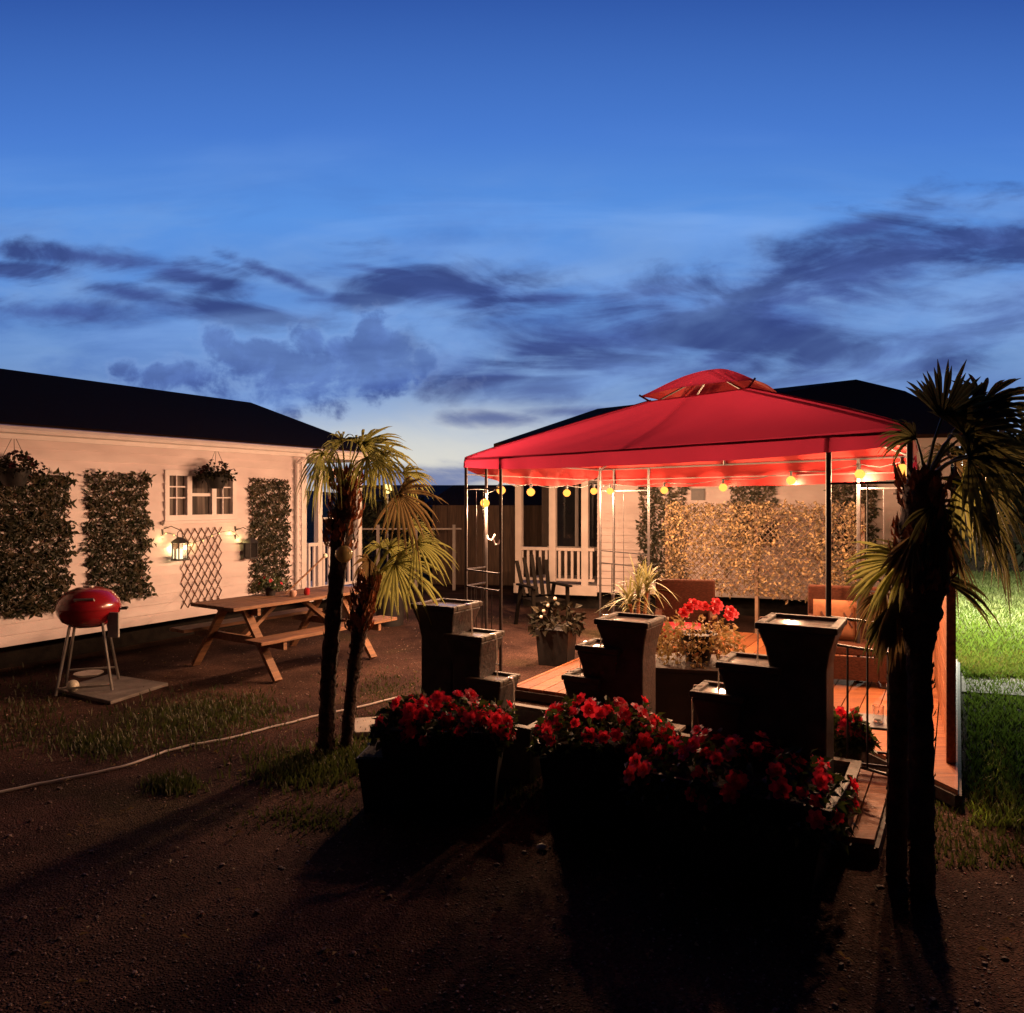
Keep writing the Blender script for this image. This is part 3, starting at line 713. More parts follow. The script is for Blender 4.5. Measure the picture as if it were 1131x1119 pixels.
# ------------------------------------------------------------------ fountains
def fountain(label, x, y, rz, w, hs, dirx, group, sc=1.0, tub=True, ko=1.0):
    "square tiered columns; tiers step along dirx of the local x axis"
    t = thing('tiered_fountain', label, 'fountain', (x, y, 0), rz, group); t.scale = (sc,)*3
    xs = [0, .25*dirx*ko, .42*dirx*ko]; ws = [w, w*.84, w*.74]; ys = [0, -.02, -.045]
    for i, (cx, wi, h) in enumerate(zip(xs, ws, hs)):
        hx = wi/2; c = MB(); cy = ys[i]
        c.loft([(cx,cy,hx*.70,hx*.70,.02),(cx,cy,hx*.70,hx*.70,h-.24),(cx,cy,hx*.78,hx*.78,h-.14),(cx,cy,hx*.95,hx*.95,h-.035)])
        c.build('column', 'stone_resin', t, bevel=.012)
        r_ = MB(); o_, n_ = hx, hx-.045
        r_.box(cx-o_, cx+o_, cy-o_, cy-n_, h-.035, h).box(cx-o_, cx+o_, cy+n_, cy+o_, h-.035, h).box(cx-o_, cx-n_, cy-n_, cy+n_, h-.035, h).box(cx+n_, cx+o_, cy-n_, cy+n_, h-.035, h)
        rb = r_.build('basin_rim', 'rim_resin', t, bevel=.008)
        MB().box(cx-n_, cx+n_, cy-n_, cy+n_, h-.034, h-.018).build('water', 'water', rb)
        nx = xs[i+1] if i < 2 else xs[i]+.12*dirx; nh = hs[i+1] if i < 2 else .34
        edge = cx+dirx*hx; zz = [(edge-dirx*.03, h+.004), (edge+dirx*.012, h), (edge+dirx*.024, h-.04), (edge+dirx*.028, nh-.02)]
        ws_ = MB(); vs = []
        for k, (xx, z) in enumerate(zz):
            hw = .014-.002*k; vs += [(xx, cy-hw, z), (xx+.005*dirx, cy, z+.002), (xx, cy+hw, z), (xx-.005*dirx, cy, z-.002)]
        ws_.add(vs, [(k*4+j, k*4+(j+1) % 4, k*4+4+(j+1) % 4, k*4+4+j) for k in range(3) for j in range(4)])
        ws_.build('water_stream', 'water', t, True)
    if tub:
        x0, x1 = sorted((-.26*dirx, (.80 if ko == 1 else .5)*dirx)); y0, y1 = -.22, .24; b = MB(); th = .035; H = .34
        b.box(x0, x1, y0, y0+th, 0, H).box(x0, x1, y1-th, y1, 0, H).box(x0, x0+th, y0+th, y1-th, 0, H).box(x1-th, x1, y0+th, y1-th, 0, H).box(x0+th, x1-th, y0+th, y1-th, 0, .03)
        b.build('base_tub', 'stone_resin', t, bevel=.006)
        r_ = MB(); g_ = .02
        r_.box(x0-g_, x1+g_, y0-g_, y0+th, H+.002, H+.022).box(x0-g_, x1+g_, y1-th, y1+g_, H+.002, H+.022).box(x0-g_, x0+th, y0+th, y1-th, H+.002, H+.022).box(x1-th, x1+g_, y0+th, y1-th, H+.002, H+.022)
        r_.build('tub_rim', 'rim_resin', t)
        MB().box(x0+th+.002, x1-th-.002, y0+th+.002, y1-th-.002, .2, .21).build('tub_water', 'water', t)
    return t
ang = math.atan2(-.5, .866)
fountain('dark tiered fountain on the left, stepping down toward the bare ground beside the deck', -.47, 5.55, ang, .38, (1.09,.90,.62), 1, 'tiered column fountains')
fountain('dark tiered fountain in the middle, seen from behind between the red flower tubs', .76, 4.93, ang, .36, (1.08,.90,.70), -1, 'tiered column fountains', ko=.66)
fountain('tallest looking tiered fountain at the right with water spilling left into lower basins', 1.60, 4.25, ang, .42, (1.17,.93,.75), -1, 'tiered column fountains')

# ------------------------------------------------------------------ flower tubs
def bloom_mesh():
    f = MB()
    for ring, (n, L, el) in enumerate(((6,.034,.25),(5,.028,.8),(3,.018,1.3))):
        for k in range(n):
            a = 2*math.pi*k/n+ring*.5; d = Vector((math.cos(a)*math.cos(el), math.sin(a)*math.cos(el), math.sin(el)))
            x = Vector((-math.sin(a), math.cos(a), 0)); nn = x.cross(d)*-1; p0 = d*.003; m_ = p0+d*L*.6
            f.add([p0-x*.005, p0+x*.005, m_+x*L*.42+nn*.004, m_-x*L*.42+nn*.004, p0+d*L+x*L*.2, p0+d*L-x*L*.2], [(0,1,2,3),(3,2,4,5)])
    return f
t_ = M['petal'].node_tree; hs_ = [n for n in t_.nodes if n.type == 'HUE_SAT'][0]; oi = t_.nodes.new('ShaderNodeObjectInfo'); mr_ = t_.nodes.new('ShaderNodeMapRange')
mr_.inputs[3].default_value = .478; mr_.inputs[4].default_value = .515; t_.links.new(oi.outputs['Random'], mr_.inputs[0]); t_.links.new(mr_.outputs[0], hs_.inputs['Hue'])
mr2_ = t_.nodes.new('ShaderNodeMapRange'); mr2_.inputs[3].default_value = 1.05; mr2_.inputs[4].default_value = .72; t_.links.new(oi.outputs['Random'], mr2_.inputs[0]); t_.links.new(mr2_.outputs[0], hs_.inputs['Saturation'])
_b = bloom_mesh().build('flower', 'petal'); bloom = _b; COL.objects.unlink(bloom)
_b2 = bloom_mesh().build('flower', 'pink_petal'); bloomp = _b2; COL.objects.unlink(bloomp)
_b3 = bloom_mesh().build('flower', 'dark_petal'); bloomd = _b3; COL.objects.unlink(bloomd)
def flowers(t, cx, cy, z, hx, hy, hz, n, scale=1.0, src=None, droop=.0, leafm='flower_leaf', nl=600, seed=1, L=.05):
    rng = random.Random(seed); fo = MB()
    for i in range(nl):
        a = rng.uniform(0, 2*math.pi); q = rng.uniform(.2, 1)**.6; e_ = rng.uniform(-.25, 1)
        kx = min(1.35, 1/max(abs(math.cos(a)), abs(math.sin(a))))
        p = Vector((cx+math.cos(a)*hx*q*kx, cy+math.sin(a)*hy*q*kx, z+hz*e_*(1.05-q*q*.75)-droop*q*rng.random()))
        d = Vector((math.cos(a)*rng.random(), math.sin(a)*rng.random(), rng.uniform(-.7,.8))); d = d.normalized() if d.length > .1 else Vector((0,0,1))
        fo.leaf(p, d, Vector((rng.uniform(-1,1), rng.uniform(-1,1), 1)), L*rng.uniform(.6,1.3), L*.75)
    st = fo.build('foliage', leafm, t)
    for i in range(n):
        a = rng.uniform(0, 2*math.pi); q = rng.uniform(.05, 1)**.5
        kx = min(1.35, 1/max(abs(math.cos(a)), abs(math.sin(a))))
        p = Vector((cx+math.cos(a)*hx*q*1.02*kx, cy+math.sin(a)*hy*q*1.02*kx, z+hz*rng.uniform(.55,1.15)*(1.05-q*q*.75)-droop*q*rng.random()*.9))
        out_ = Vector((math.cos(a)*q, math.sin(a)*q-.25, .55+rng.uniform(-.3,.3))).normalized(); s = scale*rng.uniform(.75,1.3)
        inst(src or bloom, t, None, mat4=Matrix.Translation(p) @ out_.to_track_quat('Z','Y').to_matrix().to_4x4() @ Matrix.Scale(s, 4))
def tub(label, x, y, rz, hx, hy, H, n, seed, hz=.16, group='tubs of red flowers in front of the fountains', scale=1.15, droop=.1, leg=False, rnd_=False):
    t = thing('flower_tub', label, 'flower tub', (x, y, 0), rz, group); b = MB()
    if rnd_: b.lathe([(hx*.62,0),(hx*.8,H*.5),(hx,H*.94),(hx*1.08,H*.95),(hx*1.08,H),(hx*.95,H),(hx*.93,H-.03),(.01,H-.03)], 28)
    else:
        b.loft([(0,0,hx*.8,hy*.75,0),(0,0,hx*.96,hy*.95,H*.9),(0,0,hx*1.02,hy*1.04,H*.905),(0,0,hx*1.02,hy*1.04,H),(0,0,hx*.93,hy*.9,H),(0,0,hx*.92,hy*.88,H-.03)])
    b.build('tub', 'plastic_black', t, rnd_, bevel=0 if rnd_ else .006)
    if rnd_: MB().lathe([(hx*.92,H-.03),(hx*.9,H-.015),(.01,H-.01)], 20).build('soil', 'soil', t)
    else: MB().box(-hx*.9, hx*.9, -hy*.86, hy*.86, H-.029, H-.01).build('soil', 'soil', t)
    flowers(t, 0, 0, H, hx*1.05, hy*1.25, hz, n, scale, None, droop, nl=1100, seed=seed, L=.055)
    return t
tub('wide black tub of red begonias in front of the left fountain', -.40, 4.62, R(-6), .37, .19, .50, 70, 11)
tub('black tub of red begonias between the left tub and the largest tub', .52, 4.45, R(-10), .36, .2, .47, 70, 12, .21)
tub('largest tub of red flowers, trailing over its right end near the plank step', 1.13, 3.86, R(-34), .48, .22, .46, 98, 13, .18, droop=.2)
tub('small round pot of pinkish red blooms between the right fountain and the right palm', 2.02, 4.66, 0, .10, .10, .28, 22, 14, .16, None, .95, .05, rnd_=True).location.z = DZ
# low empty planter at the far left of the row
lp = thing('planter_box', 'low dark empty planter box left of the flower tubs', 'planter', (-.72, 4.62, 0), R(-8)); 
MB().loft([(0,0,.13,.13,0),(0,0,.16,.16,.30),(0,0,.17,.17,.302),(0,0,.17,.17,.33)]).build('box', 'plastic_black', lp, bevel=.005)
MB().box(-.155,.155,-.155,.155,.331,.335).build('soil', 'soil', lp)

# ------------------------------------------------------------------ palms
def fan(hub, d, nrm, L, nb=22, spread=R(205), droop=.35, seed=0, wid=.027):
    rng = random.Random(seed); mb = MB(); d = d.normalized(); x = d.cross(nrm).normalized(); n = x.cross(d)
    for i in range(nb):
        if rng.random() < .07: continue
        f = i/(nb-1)*2-1; a = f*spread/2+rng.uniform(-.03,.03); dd = d*math.cos(a)+x*math.sin(a); l = L*(1-.28*abs(f)**2)*rng.uniform(.78,1.08); dr = droop*(2.2 if rng.random() < .15 else rng.uniform(.6,1.5))
        side = dd.cross(n).normalized(); prev = None; vs = []; NSG = 5
        for k in range(NSG+1):
            s = k/NSG; wd = wid*(.25+1.3*s)*(1 if s < .55 else max(.05, (1-s)/.45))*L/.4
            p = hub+dd*l*s*(1-.12*s*s)-Vector((0,0,1))*dr*l*(s**2.4)+n*.02*math.sin(a*3)*s
            vs += [p-side*wd/2+n*wd*.25, p-n*wd*.15, p+side*wd/2+n*wd*.25]
        mb.add(vs, [g for k in range(NSG) for g in ((k*3, k*3+1, k*3+4, k*3+3), (k*3+1, k*3+2, k*3+5, k*3+4))])
    return mb
def frond(t, start, hub, d, L, seed, m='palm_leaf', nb=22, droop=.35, nrm=None, spread=R(205)):
    start, hub, d = Vector(start), Vector(hub), Vector(d)
    rng = random.Random(seed)
    nrm = Vector(nrm) if nrm is not None else Vector((rng.uniform(-.35,.35), -.75, .6))
    mb = fan(hub, d, nrm, L, nb, spread, droop, seed)
    mid = (start+hub)/2+Vector((0,0,.25*(hub-start).length*.4))
    mb.tube([start, mid, hub, hub+d.normalized()*.03], [.010,.007,.005,.003], 6)
    return mb.build('frond', m, t)
def trunk(t, pts, rad, fibre=None, m='palm_trunk', seed=0):
    rng = random.Random(seed); mb = MB(); pts = [Vector(p) for p in pts]; dense = []; rs = []
    for i in range(len(pts)-1):
        for k in range(14):
            f = k/14; dense.append(pts[i].lerp(pts[i+1], f)); rs.append((rad[i]+(rad[i+1]-rad[i])*f)*rng.uniform(.9,1.1))
    dense.append(pts[-1]); rs.append(rad[-1]); mb.tube(dense, rs, 12)
    n = int(sum((pts[i+1]-pts[i]).length for i in range(len(pts)-1))*90)
    for i in range(n):      # stubs of old leaf bases
        f = rng.random()*(len(dense)-1.01); k = int(f); p = dense[k].lerp(dense[k+1], f-k); a = rng.uniform(0, 6.28); r_ = rs[k]
        o_ = Vector((math.cos(a), math.sin(a), 0)); q = p+o_*r_*.85
        mb.leaf(q, o_*.55+Vector((0,0,1)), o_, rng.uniform(.03,.055), .03, .1)
    o = mb.build('trunk', m, t, True)
    if fibre:
        fb = MB(); z0, z1, rf_ = fibre
        for i in range(170):
            z = rng.uniform(z0, z1)
            a = rng.uniform(0, 6.28)
            for k in range(len(dense)-1):
                if dense[k].z <= z <= dense[k+1].z: base = dense[k]; break
            else: base = dense[-1]
            o_ = Vector((math.cos(a), math.sin(a), 0)); q = Vector((base.x, base.y, z))+o_*rf_*rng.uniform(.55,.9)
            fb.leaf(q, o_*rng.uniform(.2,.7)+Vector((0,0,1)), o_, rng.uniform(.06,.12), rng.uniform(.02,.05), .12)
        fb.build('fibre_sheath', 'palm_fibre', t)
    return o
def pfr(t, Y, s, h, d, L, seed, dy=0.0, dd=0.0, **kw):
    "frond placed from its crown pixel, hub pixel and on-picture direction (right, up) at distance Y"
    S = AT(*s, Y); H = AT(*h, Y+dy); return frond(t, S, H, (d[0], dd, d[1]), L, seed, **kw)
p1 = thing('palm_tree', 'taller palm of the left pair, with orange fibrous neck, beside the picnic table', 'palm tree')
trunk(p1, [AT(360,832,5.6), AT(363,740,5.6), AT(372,640,5.62), AT(380,575,5.6), AT(384,535,5.6)], [.062,.058,.062,.085,.06], (1.45,2.02,.12), seed=1)
c1 = (382,540)
for h, d, L, sd, dy, dd, kw in (
    ((357,500), (-.45,-1), .30, 1, -.05, -.1, dict(droop=.5)), ((360,515), (-.8,-.7), .25, 2, .1, .2, dict(droop=.6)),
    ((400,490), (1,.28), .40, 3, .0, .2, dict(droop=.2, nb=20, spread=R(150))), ((378,488), (-.5,.45), .26, 4, .1, .3, dict(droop=.5)),
    ((395,490), (.6,.5), .30, 5, .15, .4, dict(droop=.55)), ((418,508), (1,-.5), .30, 6, -.1, -.2, dict(droop=.5)),
    ((445,522), (1,-.05), .28, 7, .1, .1, dict(droop=.35, spread=R(140))), ((440,545), (.8,-.55), .42, 8, -.1, -.1, dict(droop=.35, m='palm_dry')),
    ((405,505), (.5,-.6), .24, 9, -.2, -.4, dict(droop=.6)), ((372,500), (-.2,.3), .22, 10, -.15, -.5, dict(droop=.7)), ((425,500), (.9,.0), .32, 12, .1, .1, dict(droop=.55))):
    pfr(p1, 5.6, c1, h, d, L, sd, dy, dd, **kw)
p2 = thing('palm_tree', 'shorter leaning palm of the left pair with bright yellow green fans', 'palm tree')
trunk(p2, [AT(382,826,5.66), AT(390,745,5.66), AT(398,690,5.66), AT(408,648,5.64)], [.045,.045,.06,.05], (.85,1.25,.085), seed=2)
c2 = (408,645)
for h, d, L, sd, dy, dd, kw in (
    ((430,606), (.5,.25), .26, 21, .0, .1, dict(droop=.4, spread=R(170))), ((460,600), (1,-.25), .34, 22, -.1, -.1, dict(droop=.4, spread=R(170))),
    ((436,622), (1,-.35), .46, 23, -.1, -.1, dict(droop=.28, nb=24, spread=R(190))), ((408,618), (-.4,-.5), .2, 24, .0, .1, dict(droop=.5, m='palm_dry')),
    ((425,628), (.6,-.9), .28, 25, .1, .1, dict(droop=.3)), ((420,605), (-.1,.6), .2, 26, .1, .4, dict(droop=.6)), ((455,580), (1,.0), .22, 27, .1, .2, dict(droop=.5))):
    pfr(p2, 5.64, c2, h, d, L, sd, dy, dd, **kw)
p3 = thing('palm_tree', 'tall dark palm in the right foreground with large fans over the lawn', 'palm tree')
trunk(p3, [AT(1019,985,3.6), AT(1018,860,3.6), AT(1015,720,3.62), AT(1017,640,3.62), AT(1021,520,3.62)], [.055,.052,.055,.12,.07], (1.35,1.95,.13), seed=3)
c3 = (1022,530)
for h, d, L, sd, dy, dd, kw in (
    ((1040,462), (.62,.95), .37, 31, .0, .1, dict(droop=.05, nb=26, spread=R(165), nrm=(0,-1,.1))), ((1062,470), (1,.65), .42, 30, .05, .1, dict(droop=.12, nb=26, spread=R(150))), ((1085,445), (1,.5), .36, 28, .1, .15, dict(droop=.15, nb=26, spread=R(170))), ((1090,500), (1,.05), .40, 29, .1, .1, dict(droop=.25, nb=26)), ((1065,480), (1,.25), .42, 32, -.1, .0, dict(droop=.15, nb=26)),
    ((1070,505), (1,-.1), .42, 33, -.2, -.2, dict(droop=.3, nb=26)), ((1062,535), (.8,-.7), .36, 34, .0, .1, dict(droop=.35, nb=26, m='palm_leaf')),
    ((1090,540), (.9,-.6), .36, 35, .1, .1, dict(droop=.4, nb=24)), ((1048,505), (.9,.1), .20, 36, .1, .5, dict(droop=.2, m='palm_dry')),
    ((1000,618), (-1,-.15), .36, 37, .0, -.1, dict(droop=.2, spread=R(110), m='palm_leaf')), ((1012,485), (-.6,.5), .24, 47, .1, .2, dict(droop=.4, spread=R(120))), ((998,610), (-.8,.5), .2, 38, .1, .2, dict(droop=.3, spread=R(90))),
    ((1040,640), (1,-.25), .36, 39, .0, .1, dict(droop=.3, spread=R(60), nb=12)), ((1030,560), (.4,-.9), .28, 40, -.1, -.2, dict(droop=.3)),
    ((1100,580), (.8,-.8), .3, 41, .2, .3, dict(droop=.4)), ((1045,600), (.9,-.6), .28, 42, .2, .3, dict(droop=.4)),
    ((1048,500), (-.2,.5), .2, 43, .2, .4, dict(droop=.6)),
    ((1035,570), (.3,-1), .34, 44, -.1, .0, dict(droop=.1, m='palm_dry', spread=R(70), nb=16)), ((1010,590), (-.4,-1), .3, 45, -.1, .0, dict(droop=.1, m='palm_dry', spread=R(60), nb=14)), ((1075,560), (.7,-1), .34, 46, -.1, .0, dict(droop=.2, spread=R(120)))):
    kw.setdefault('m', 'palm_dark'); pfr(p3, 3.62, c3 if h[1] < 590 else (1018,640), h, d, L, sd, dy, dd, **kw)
p4 = thing('palm_tree', 'short dark palm with hanging dry fans just left of the tall right palm', 'palm tree')
trunk(p4, [AT(990,965,3.75), AT(992,820,3.75), AT(994,700,3.75), AT(996,665,3.75)], [.05,.045,.05,.05], None, seed=4)
for h, d, L, sd, dy, dd, kw in (
    ((978,655), (-.7,-.7), .20, 51, -.05, -.1, dict(droop=.5, m='palm_dry', spread=R(90))), ((990,655), (-.25,-1), .40, 52, -.1, -.2, dict(droop=.1, spread=R(45), nb=16, m='palm_dry')),
    ((1000,655), (.1,-1), .36, 53, .0, -.1, dict(droop=.1, spread=R(50), nb=16)), ((970,640), (-1,.0), .22, 54, .1, .1, dict(droop=.35, spread=R(80), nb=14)), ((984,668), (-.3,-1), .30, 55, -.1, .0, dict(droop=.1, spread=R(50), nb=14))):
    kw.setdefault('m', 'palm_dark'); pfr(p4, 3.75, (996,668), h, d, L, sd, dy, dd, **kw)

# ------------------------------------------------------------------ picnic table
pt = thing('picnic_table', 'wooden picnic table with attached benches beside the left house', 'picnic table', (-2.75, 7.6, 0), math.atan2(.83,.56))
# local x along the table, y toward the house
for i in range(5): MB().box(0, 1.95, i*.145, i*.145+.135, .715, .75).build('top_board', 'wood', pt, bevel=.003)
for y in (-.40, .86):
    for k in range(2): MB().box(.02, 1.93, y+k*.135-.0, y+k*.135+.127, .415, .45).build('bench_board', 'wood', pt, bevel=.003)
for x in (.28, 1.62):
    MB().bar((x, .20, .70), (x, -.32, 0.02), .04, .09, up=(1,0,0)).build('leg', 'wood', pt); MB().bar((x, .52, .70), (x, 1.05, 0.02), .04, .09, up=(1,0,0)).build('leg', 'wood', pt)
    MB().box(x+.022, x+.062, -.38, 1.1, .33, .41).build('bench_beam', 'wood', pt); MB().box(x+.022, x+.06, .02, .70, .635, .713).build('top_beam', 'wood', pt)
for x0, x1 in ((.36, .82), (1.60, 1.15)): MB().bar((x0, .36, .36), (x1, .36, .70), .04, .08, up=(0,1,0)).build('brace', 'wood', pt)
def tabp(x, y, z=.75):
    a = math.atan2(.83,.56); return Vector((-2.75+x*math.cos(a)-y*math.sin(a), 7.6+x*math.sin(a)+y*math.cos(a), z))
for (x, y, r_, h, m, lb, nm, ct) in ((1.55,.2,.045,.13,'ceramic','tall pale pink jar at the far end of the picnic table','jar','jar'),
                        (.95,.25,.04,.07,'ceramic','small terracotta cup nearest the ivy on the picnic table','cup','cup'), (1.12,.22,.035,.08,'enamel_red','small dark red cup beside the terracotta cup','cup','cup')):
    o = MB().lathe([(r_*.75,0),(r_,h*.3),(r_*.95,h*.85),(r_*.6,h),(r_*.5,h),(r_*.5,h-.02)], 16).build(nm, m, None, True, loc=tabp(x, y)); tag(o, lb, ct)
vz = thing('potted_plant', 'leafy little plant in a dark pot on the picnic table by the ivy', 'potted plant', tabp(.86,.52))
MB().lathe([(.05,0),(.07,.1),(.075,.1),(.06,.09)], 16).build('pot', 'plastic_black', vz, True)
flowers(vz, 0, 0, .1, .12, .12, .13, 4, .6, nl=160, seed=77, L=.045)
wc = thing('watering_stick', 'thin wooden stick leaning from the picnic table to the porch', 'stick'); a_, b_ = tabp(1.05,.5), tabp(1.6,.45,1.15)
MB().tube([a_, b_], .010, 6).build('stick', 'wood', wc)
MB().ball(b_, .03, 8, 6).build('knob', 'cream', wc, True)

# ------------------------------------------------------------------ kettle grill
gp = GP(98, 762); gr = thing('kettle_grill', 'red kettle grill on four splayed metal legs by the left ivy', 'grill', (gp.x, gp.y, 0), R(20))
b = MB(); b.lathe([(.02,.60),(.14,.615),(.23,.67),(.272,.745),(.275,.79)], 32); b.build('bowl', 'enamel_red', gr, True)
l = MB(); l.lathe([(.28,.785),(.284,.80),(.262,.87),(.20,.945),(.10,.985),(.02,.992)], 32); ld_ = l.build('lid', 'enamel_red', gr, True)
MB().tube([(-.08,-.235,.885),(-.08,-.275,.90),(.08,-.275,.90),(.08,-.235,.885)], .011, 6).build('handle', 'steel', ld_, True)
MB().lathe([(.05,.99),(.05,1.0),(.01,1.004)], 14).build('vent', 'steel', ld_)
MB().tube([(.274,.05,.77),(.33,.05,.77),(.33,-.05,.77),(.274,-.05,.77)], .010, 6).build('side_handle', 'plastic_black', gr, True)
for a in (45, 135, 225, 315):
    c_, s_ = math.cos(R(a)), math.sin(R(a)); MB().tube([(c_*.19,s_*.19,.66),(c_*.33,s_*.33,.02)], .013, 8).build('leg', 'steel', gr, True)
MB().bar((-.23,-.23,.08),(.23,-.23,.08),.018).build('crossbar', 'steel', gr); MB().bar((-.21,.21,.16),(.21,.21,.16),.016).build('crossbar', 'steel', gr)
MB().lathe([(.01,.13),(.10,.14),(.13,.16),(.13,.165)], 18).build('ash_tray', 'steel', gr, True)
o = MB().box(-.06,.06,-.012,.012,-.24,0).build('cloth', 'white_cloth', None, bevel=.01, loc=(gp.x+.29, gp.y-.10, .76), rz=R(-10)); tag(o, 'grey rag hanging from the side of the red grill', 'cloth')
q = GP(87, 765); o = MB().ball((0,0,.055), .055, 16, 12).build('ball', 'cream', None, True, loc=(q.x, q.y-.1, .034)); tag(o, 'pale round ball on the slab at the foot of the grill', 'ball')
o = MB().prism([GP(62,765), GP(122,779), GP(186,758), GP(120,748)], .003, .035).build('paving_slab', 'slab', None, bevel=.008); tag(o, 'flat grey paving slab under the red kettle grill', 'slab')
o = MB().prism([GP(386,800), GP(392,816), GP(432,814), GP(428,797)], .003, .05).build('paving_slab', 'concrete', None, bevel=.008); tag(o, 'pale paving slab behind the planter and the left palm pair', 'slab')
o = MB().prism([GP(1062,742), GP(1062,766), GP(1150,772), GP(1150,744)], .006, .02).build('stone_edging', 'concrete', None, bevel=.004); tag(o, 'grey stone strip along the front of the lit lawn', 'edging')

# ------------------------------------------------------------------ hose
def hose(pts, label):
    mb = MB(); P_ = [GP(x, y, .014) for x, y in pts]; fine = []
    for i in range(len(P_)-1):
        for k in range(4): fine.append(P_[i].lerp(P_[i+1], k/4)+Vector((rr(-.006,.006), rr(-.006,.006), 0)))
    fine.append(P_[-1]); return tag(mb.tube(fine, .0085, 8).build('hose', 'hose', None, True), label, 'hose')
hose([(-30,882),(40,866),(100,855),(145,844),(182,830),(215,822),(255,815),(300,803),(325,797),(342,792),(400,780),(440,770)], 'pale garden hose snaking over the gravel from the left edge')

# ------------------------------------------------------------------ wall lanterns, trellis, baskets on the left house
tr_x0, tr_x1 = wall_x(198), wall_x(243); tz1, tz0 = wall_z(220, 583), wall_z(220, 669)
tl = thing('trellis', 'bare brown diamond trellis on the white wall between two lanterns', 'trellis', LH(tr_x0, -.03), RL)
tw, th = tr_x1-tr_x0, tz1-tz0; mb = MB(); step = .105
for sg in (1, -1):
    k = -int(th*1.6/step)-1
    while k*step < tw:
        xa, za, xb, zb = k*step, 0.0, k*step+th*.62, th
        if xa < 0: za = -xa/.62; xa = 0
        if xb > tw: zb = th-(xb-tw)/.62; xb = tw
        if zb-za > .02:
            X0, X1 = (xa, xb) if sg == 1 else (tw-xa, tw-xb); yv = -.005*sg
            mb.bar((X0, yv, tz0+za), (X1, yv, tz0+zb), .008, .012, up=(0,1,0))
        k += 1
mb.build('slats', 'lattice', tl)
def wl(px, py, off): x = wall_x(px); return LH(x, -off, wall_z(px, py))
def lantern(px, py, lit, label, bpx):
    c = wl(px, py, .16); t = thing('wall_lantern', label, 'lantern', c, RL, 'lanterns hanging beside the trellis')
    w_, h_ = .062, .2
    f = MB()
    for sx in (-1, 1):
        for sy in (-1, 1): f.box(sx*w_-.006, sx*w_+.006, sy*w_-.006, sy*w_+.006, -h_/2, h_/2)
    f.box(-.075,.075,-.075,.075,-h_/2-.02,-h_/2); f.loft([(0,0,.08,.08,h_/2),(0,0,.05,.05,h_/2+.04),(0,0,.02,.02,h_/2+.07)])
    f.tube([(-.045,0,h_/2+.045),(-.03,0,h_/2+.13),(0,0,h_/2+.155),(.03,0,h_/2+.13),(.045,0,h_/2+.045)], .005, 6)
    f.build('frame', 'metal_dark', t)
    MB().box(-.056,.056,-.056,.056,-h_/2,h_/2-.005).build('glass', 'clear_glass' if lit else 'glass_dark', t)
    MB().lathe([(.026,-h_/2+.001),(.026,h_/2-.08),(.004,h_/2-.07)], 12).build('candle', 'candle_glow' if lit else 'cream', t, True) if lit else None
    r = MB(); b0 = Vector((-.14,.15,.27)); r.bar(b0+Vector((0,0,.06)), b0-Vector((0,0,.12)), .02); r.tube([b0, b0+Vector((.06,-.09,.04)), Vector((0,0,h_/2+.16))], .006, 6)
    r.build('bracket', 'metal_dark', t)
    if lit:
        L_ = bpy.data.lights.new('lantern_light', 'POINT'); L_.energy = 1.2; L_.color = (1,.72,.32); L_.shadow_soft_size = .03
        lo2 = bpy.data.objects.new('lantern_light', L_); COL.objects.link(lo2); lo2.parent = t; lo2.location = (-.02,.095,.03)
    return t
lantern(189.5, 608, True, 'lit lantern with glowing candle left of the bare trellis', 0)
lantern(268, 607, False, 'unlit dark lantern between the bare trellis and the narrow ivy panel', 0)
# fairy lights strung from bracket to bracket
fl_ = thing('fairy_lights', 'short string of yellow fairy lights above the wall trellis', 'fairy lights')
fp = [wl(x, y, .04) for x, y in ((176,592),(181,588),(190,590),(199,596),(210,600),(222,596),(232,591),(240,588),(252,586),(257,588),(262,593))]
fw = MB(); fw.tube(fp, .003, 5); fw.build('wire', 'metal_dark', fl_)
for i, q in enumerate(fp):
    MB().ball(q-Vector((0,0,.012)), .009, 8, 6).build('bulb', 'fairy_glass', fl_, True)
for i in (0, 4, 8, 10):
    L_ = bpy.data.lights.new('fairy_light', 'POINT'); L_.energy = .35; L_.color = (1,.72,.25); L_.shadow_soft_size = .02
    lo2 = bpy.data.objects.new('fairy_light', L_); COL.objects.link(lo2); lo2.parent = fl_; lo2.location = fp[i]+Vector((.871,-.492,0))*.03-Vector((0,0,.03))
def basket(c, label, seed, r=.15):
    t = thing('hanging_basket', label, 'hanging basket', c, 0, None)
    MB().lathe([(r*.55,-.19),(r*.9,-.08),(r,0),(r*.9,0),(r*.85,-.02)], 20).build('basket', 'plastic_black', t, True)
    h = MB(); top = Vector((0,0,.34))
    for k in range(3): a = k*2.1; h.tube([(math.cos(a)*r, math.sin(a)*r, 0), top], .003, 4)
    h.tube([top, top+Vector((0,0,.05))], .004, 4); h.build('hanger', 'metal_dark', t)
    flowers(t, 0, 0, 0, r*1.25, r*1.25, .17, 14, .85, bloomd, .09, 'dark_leaf', 340, seed, .05)
basket(wl(224, 524, .26), 'dark hanging basket of small flowers over the window', 61)
basket(wl(0, 517, .26), 'hanging basket cut by the left edge above the widest ivy panel', 62, .16)
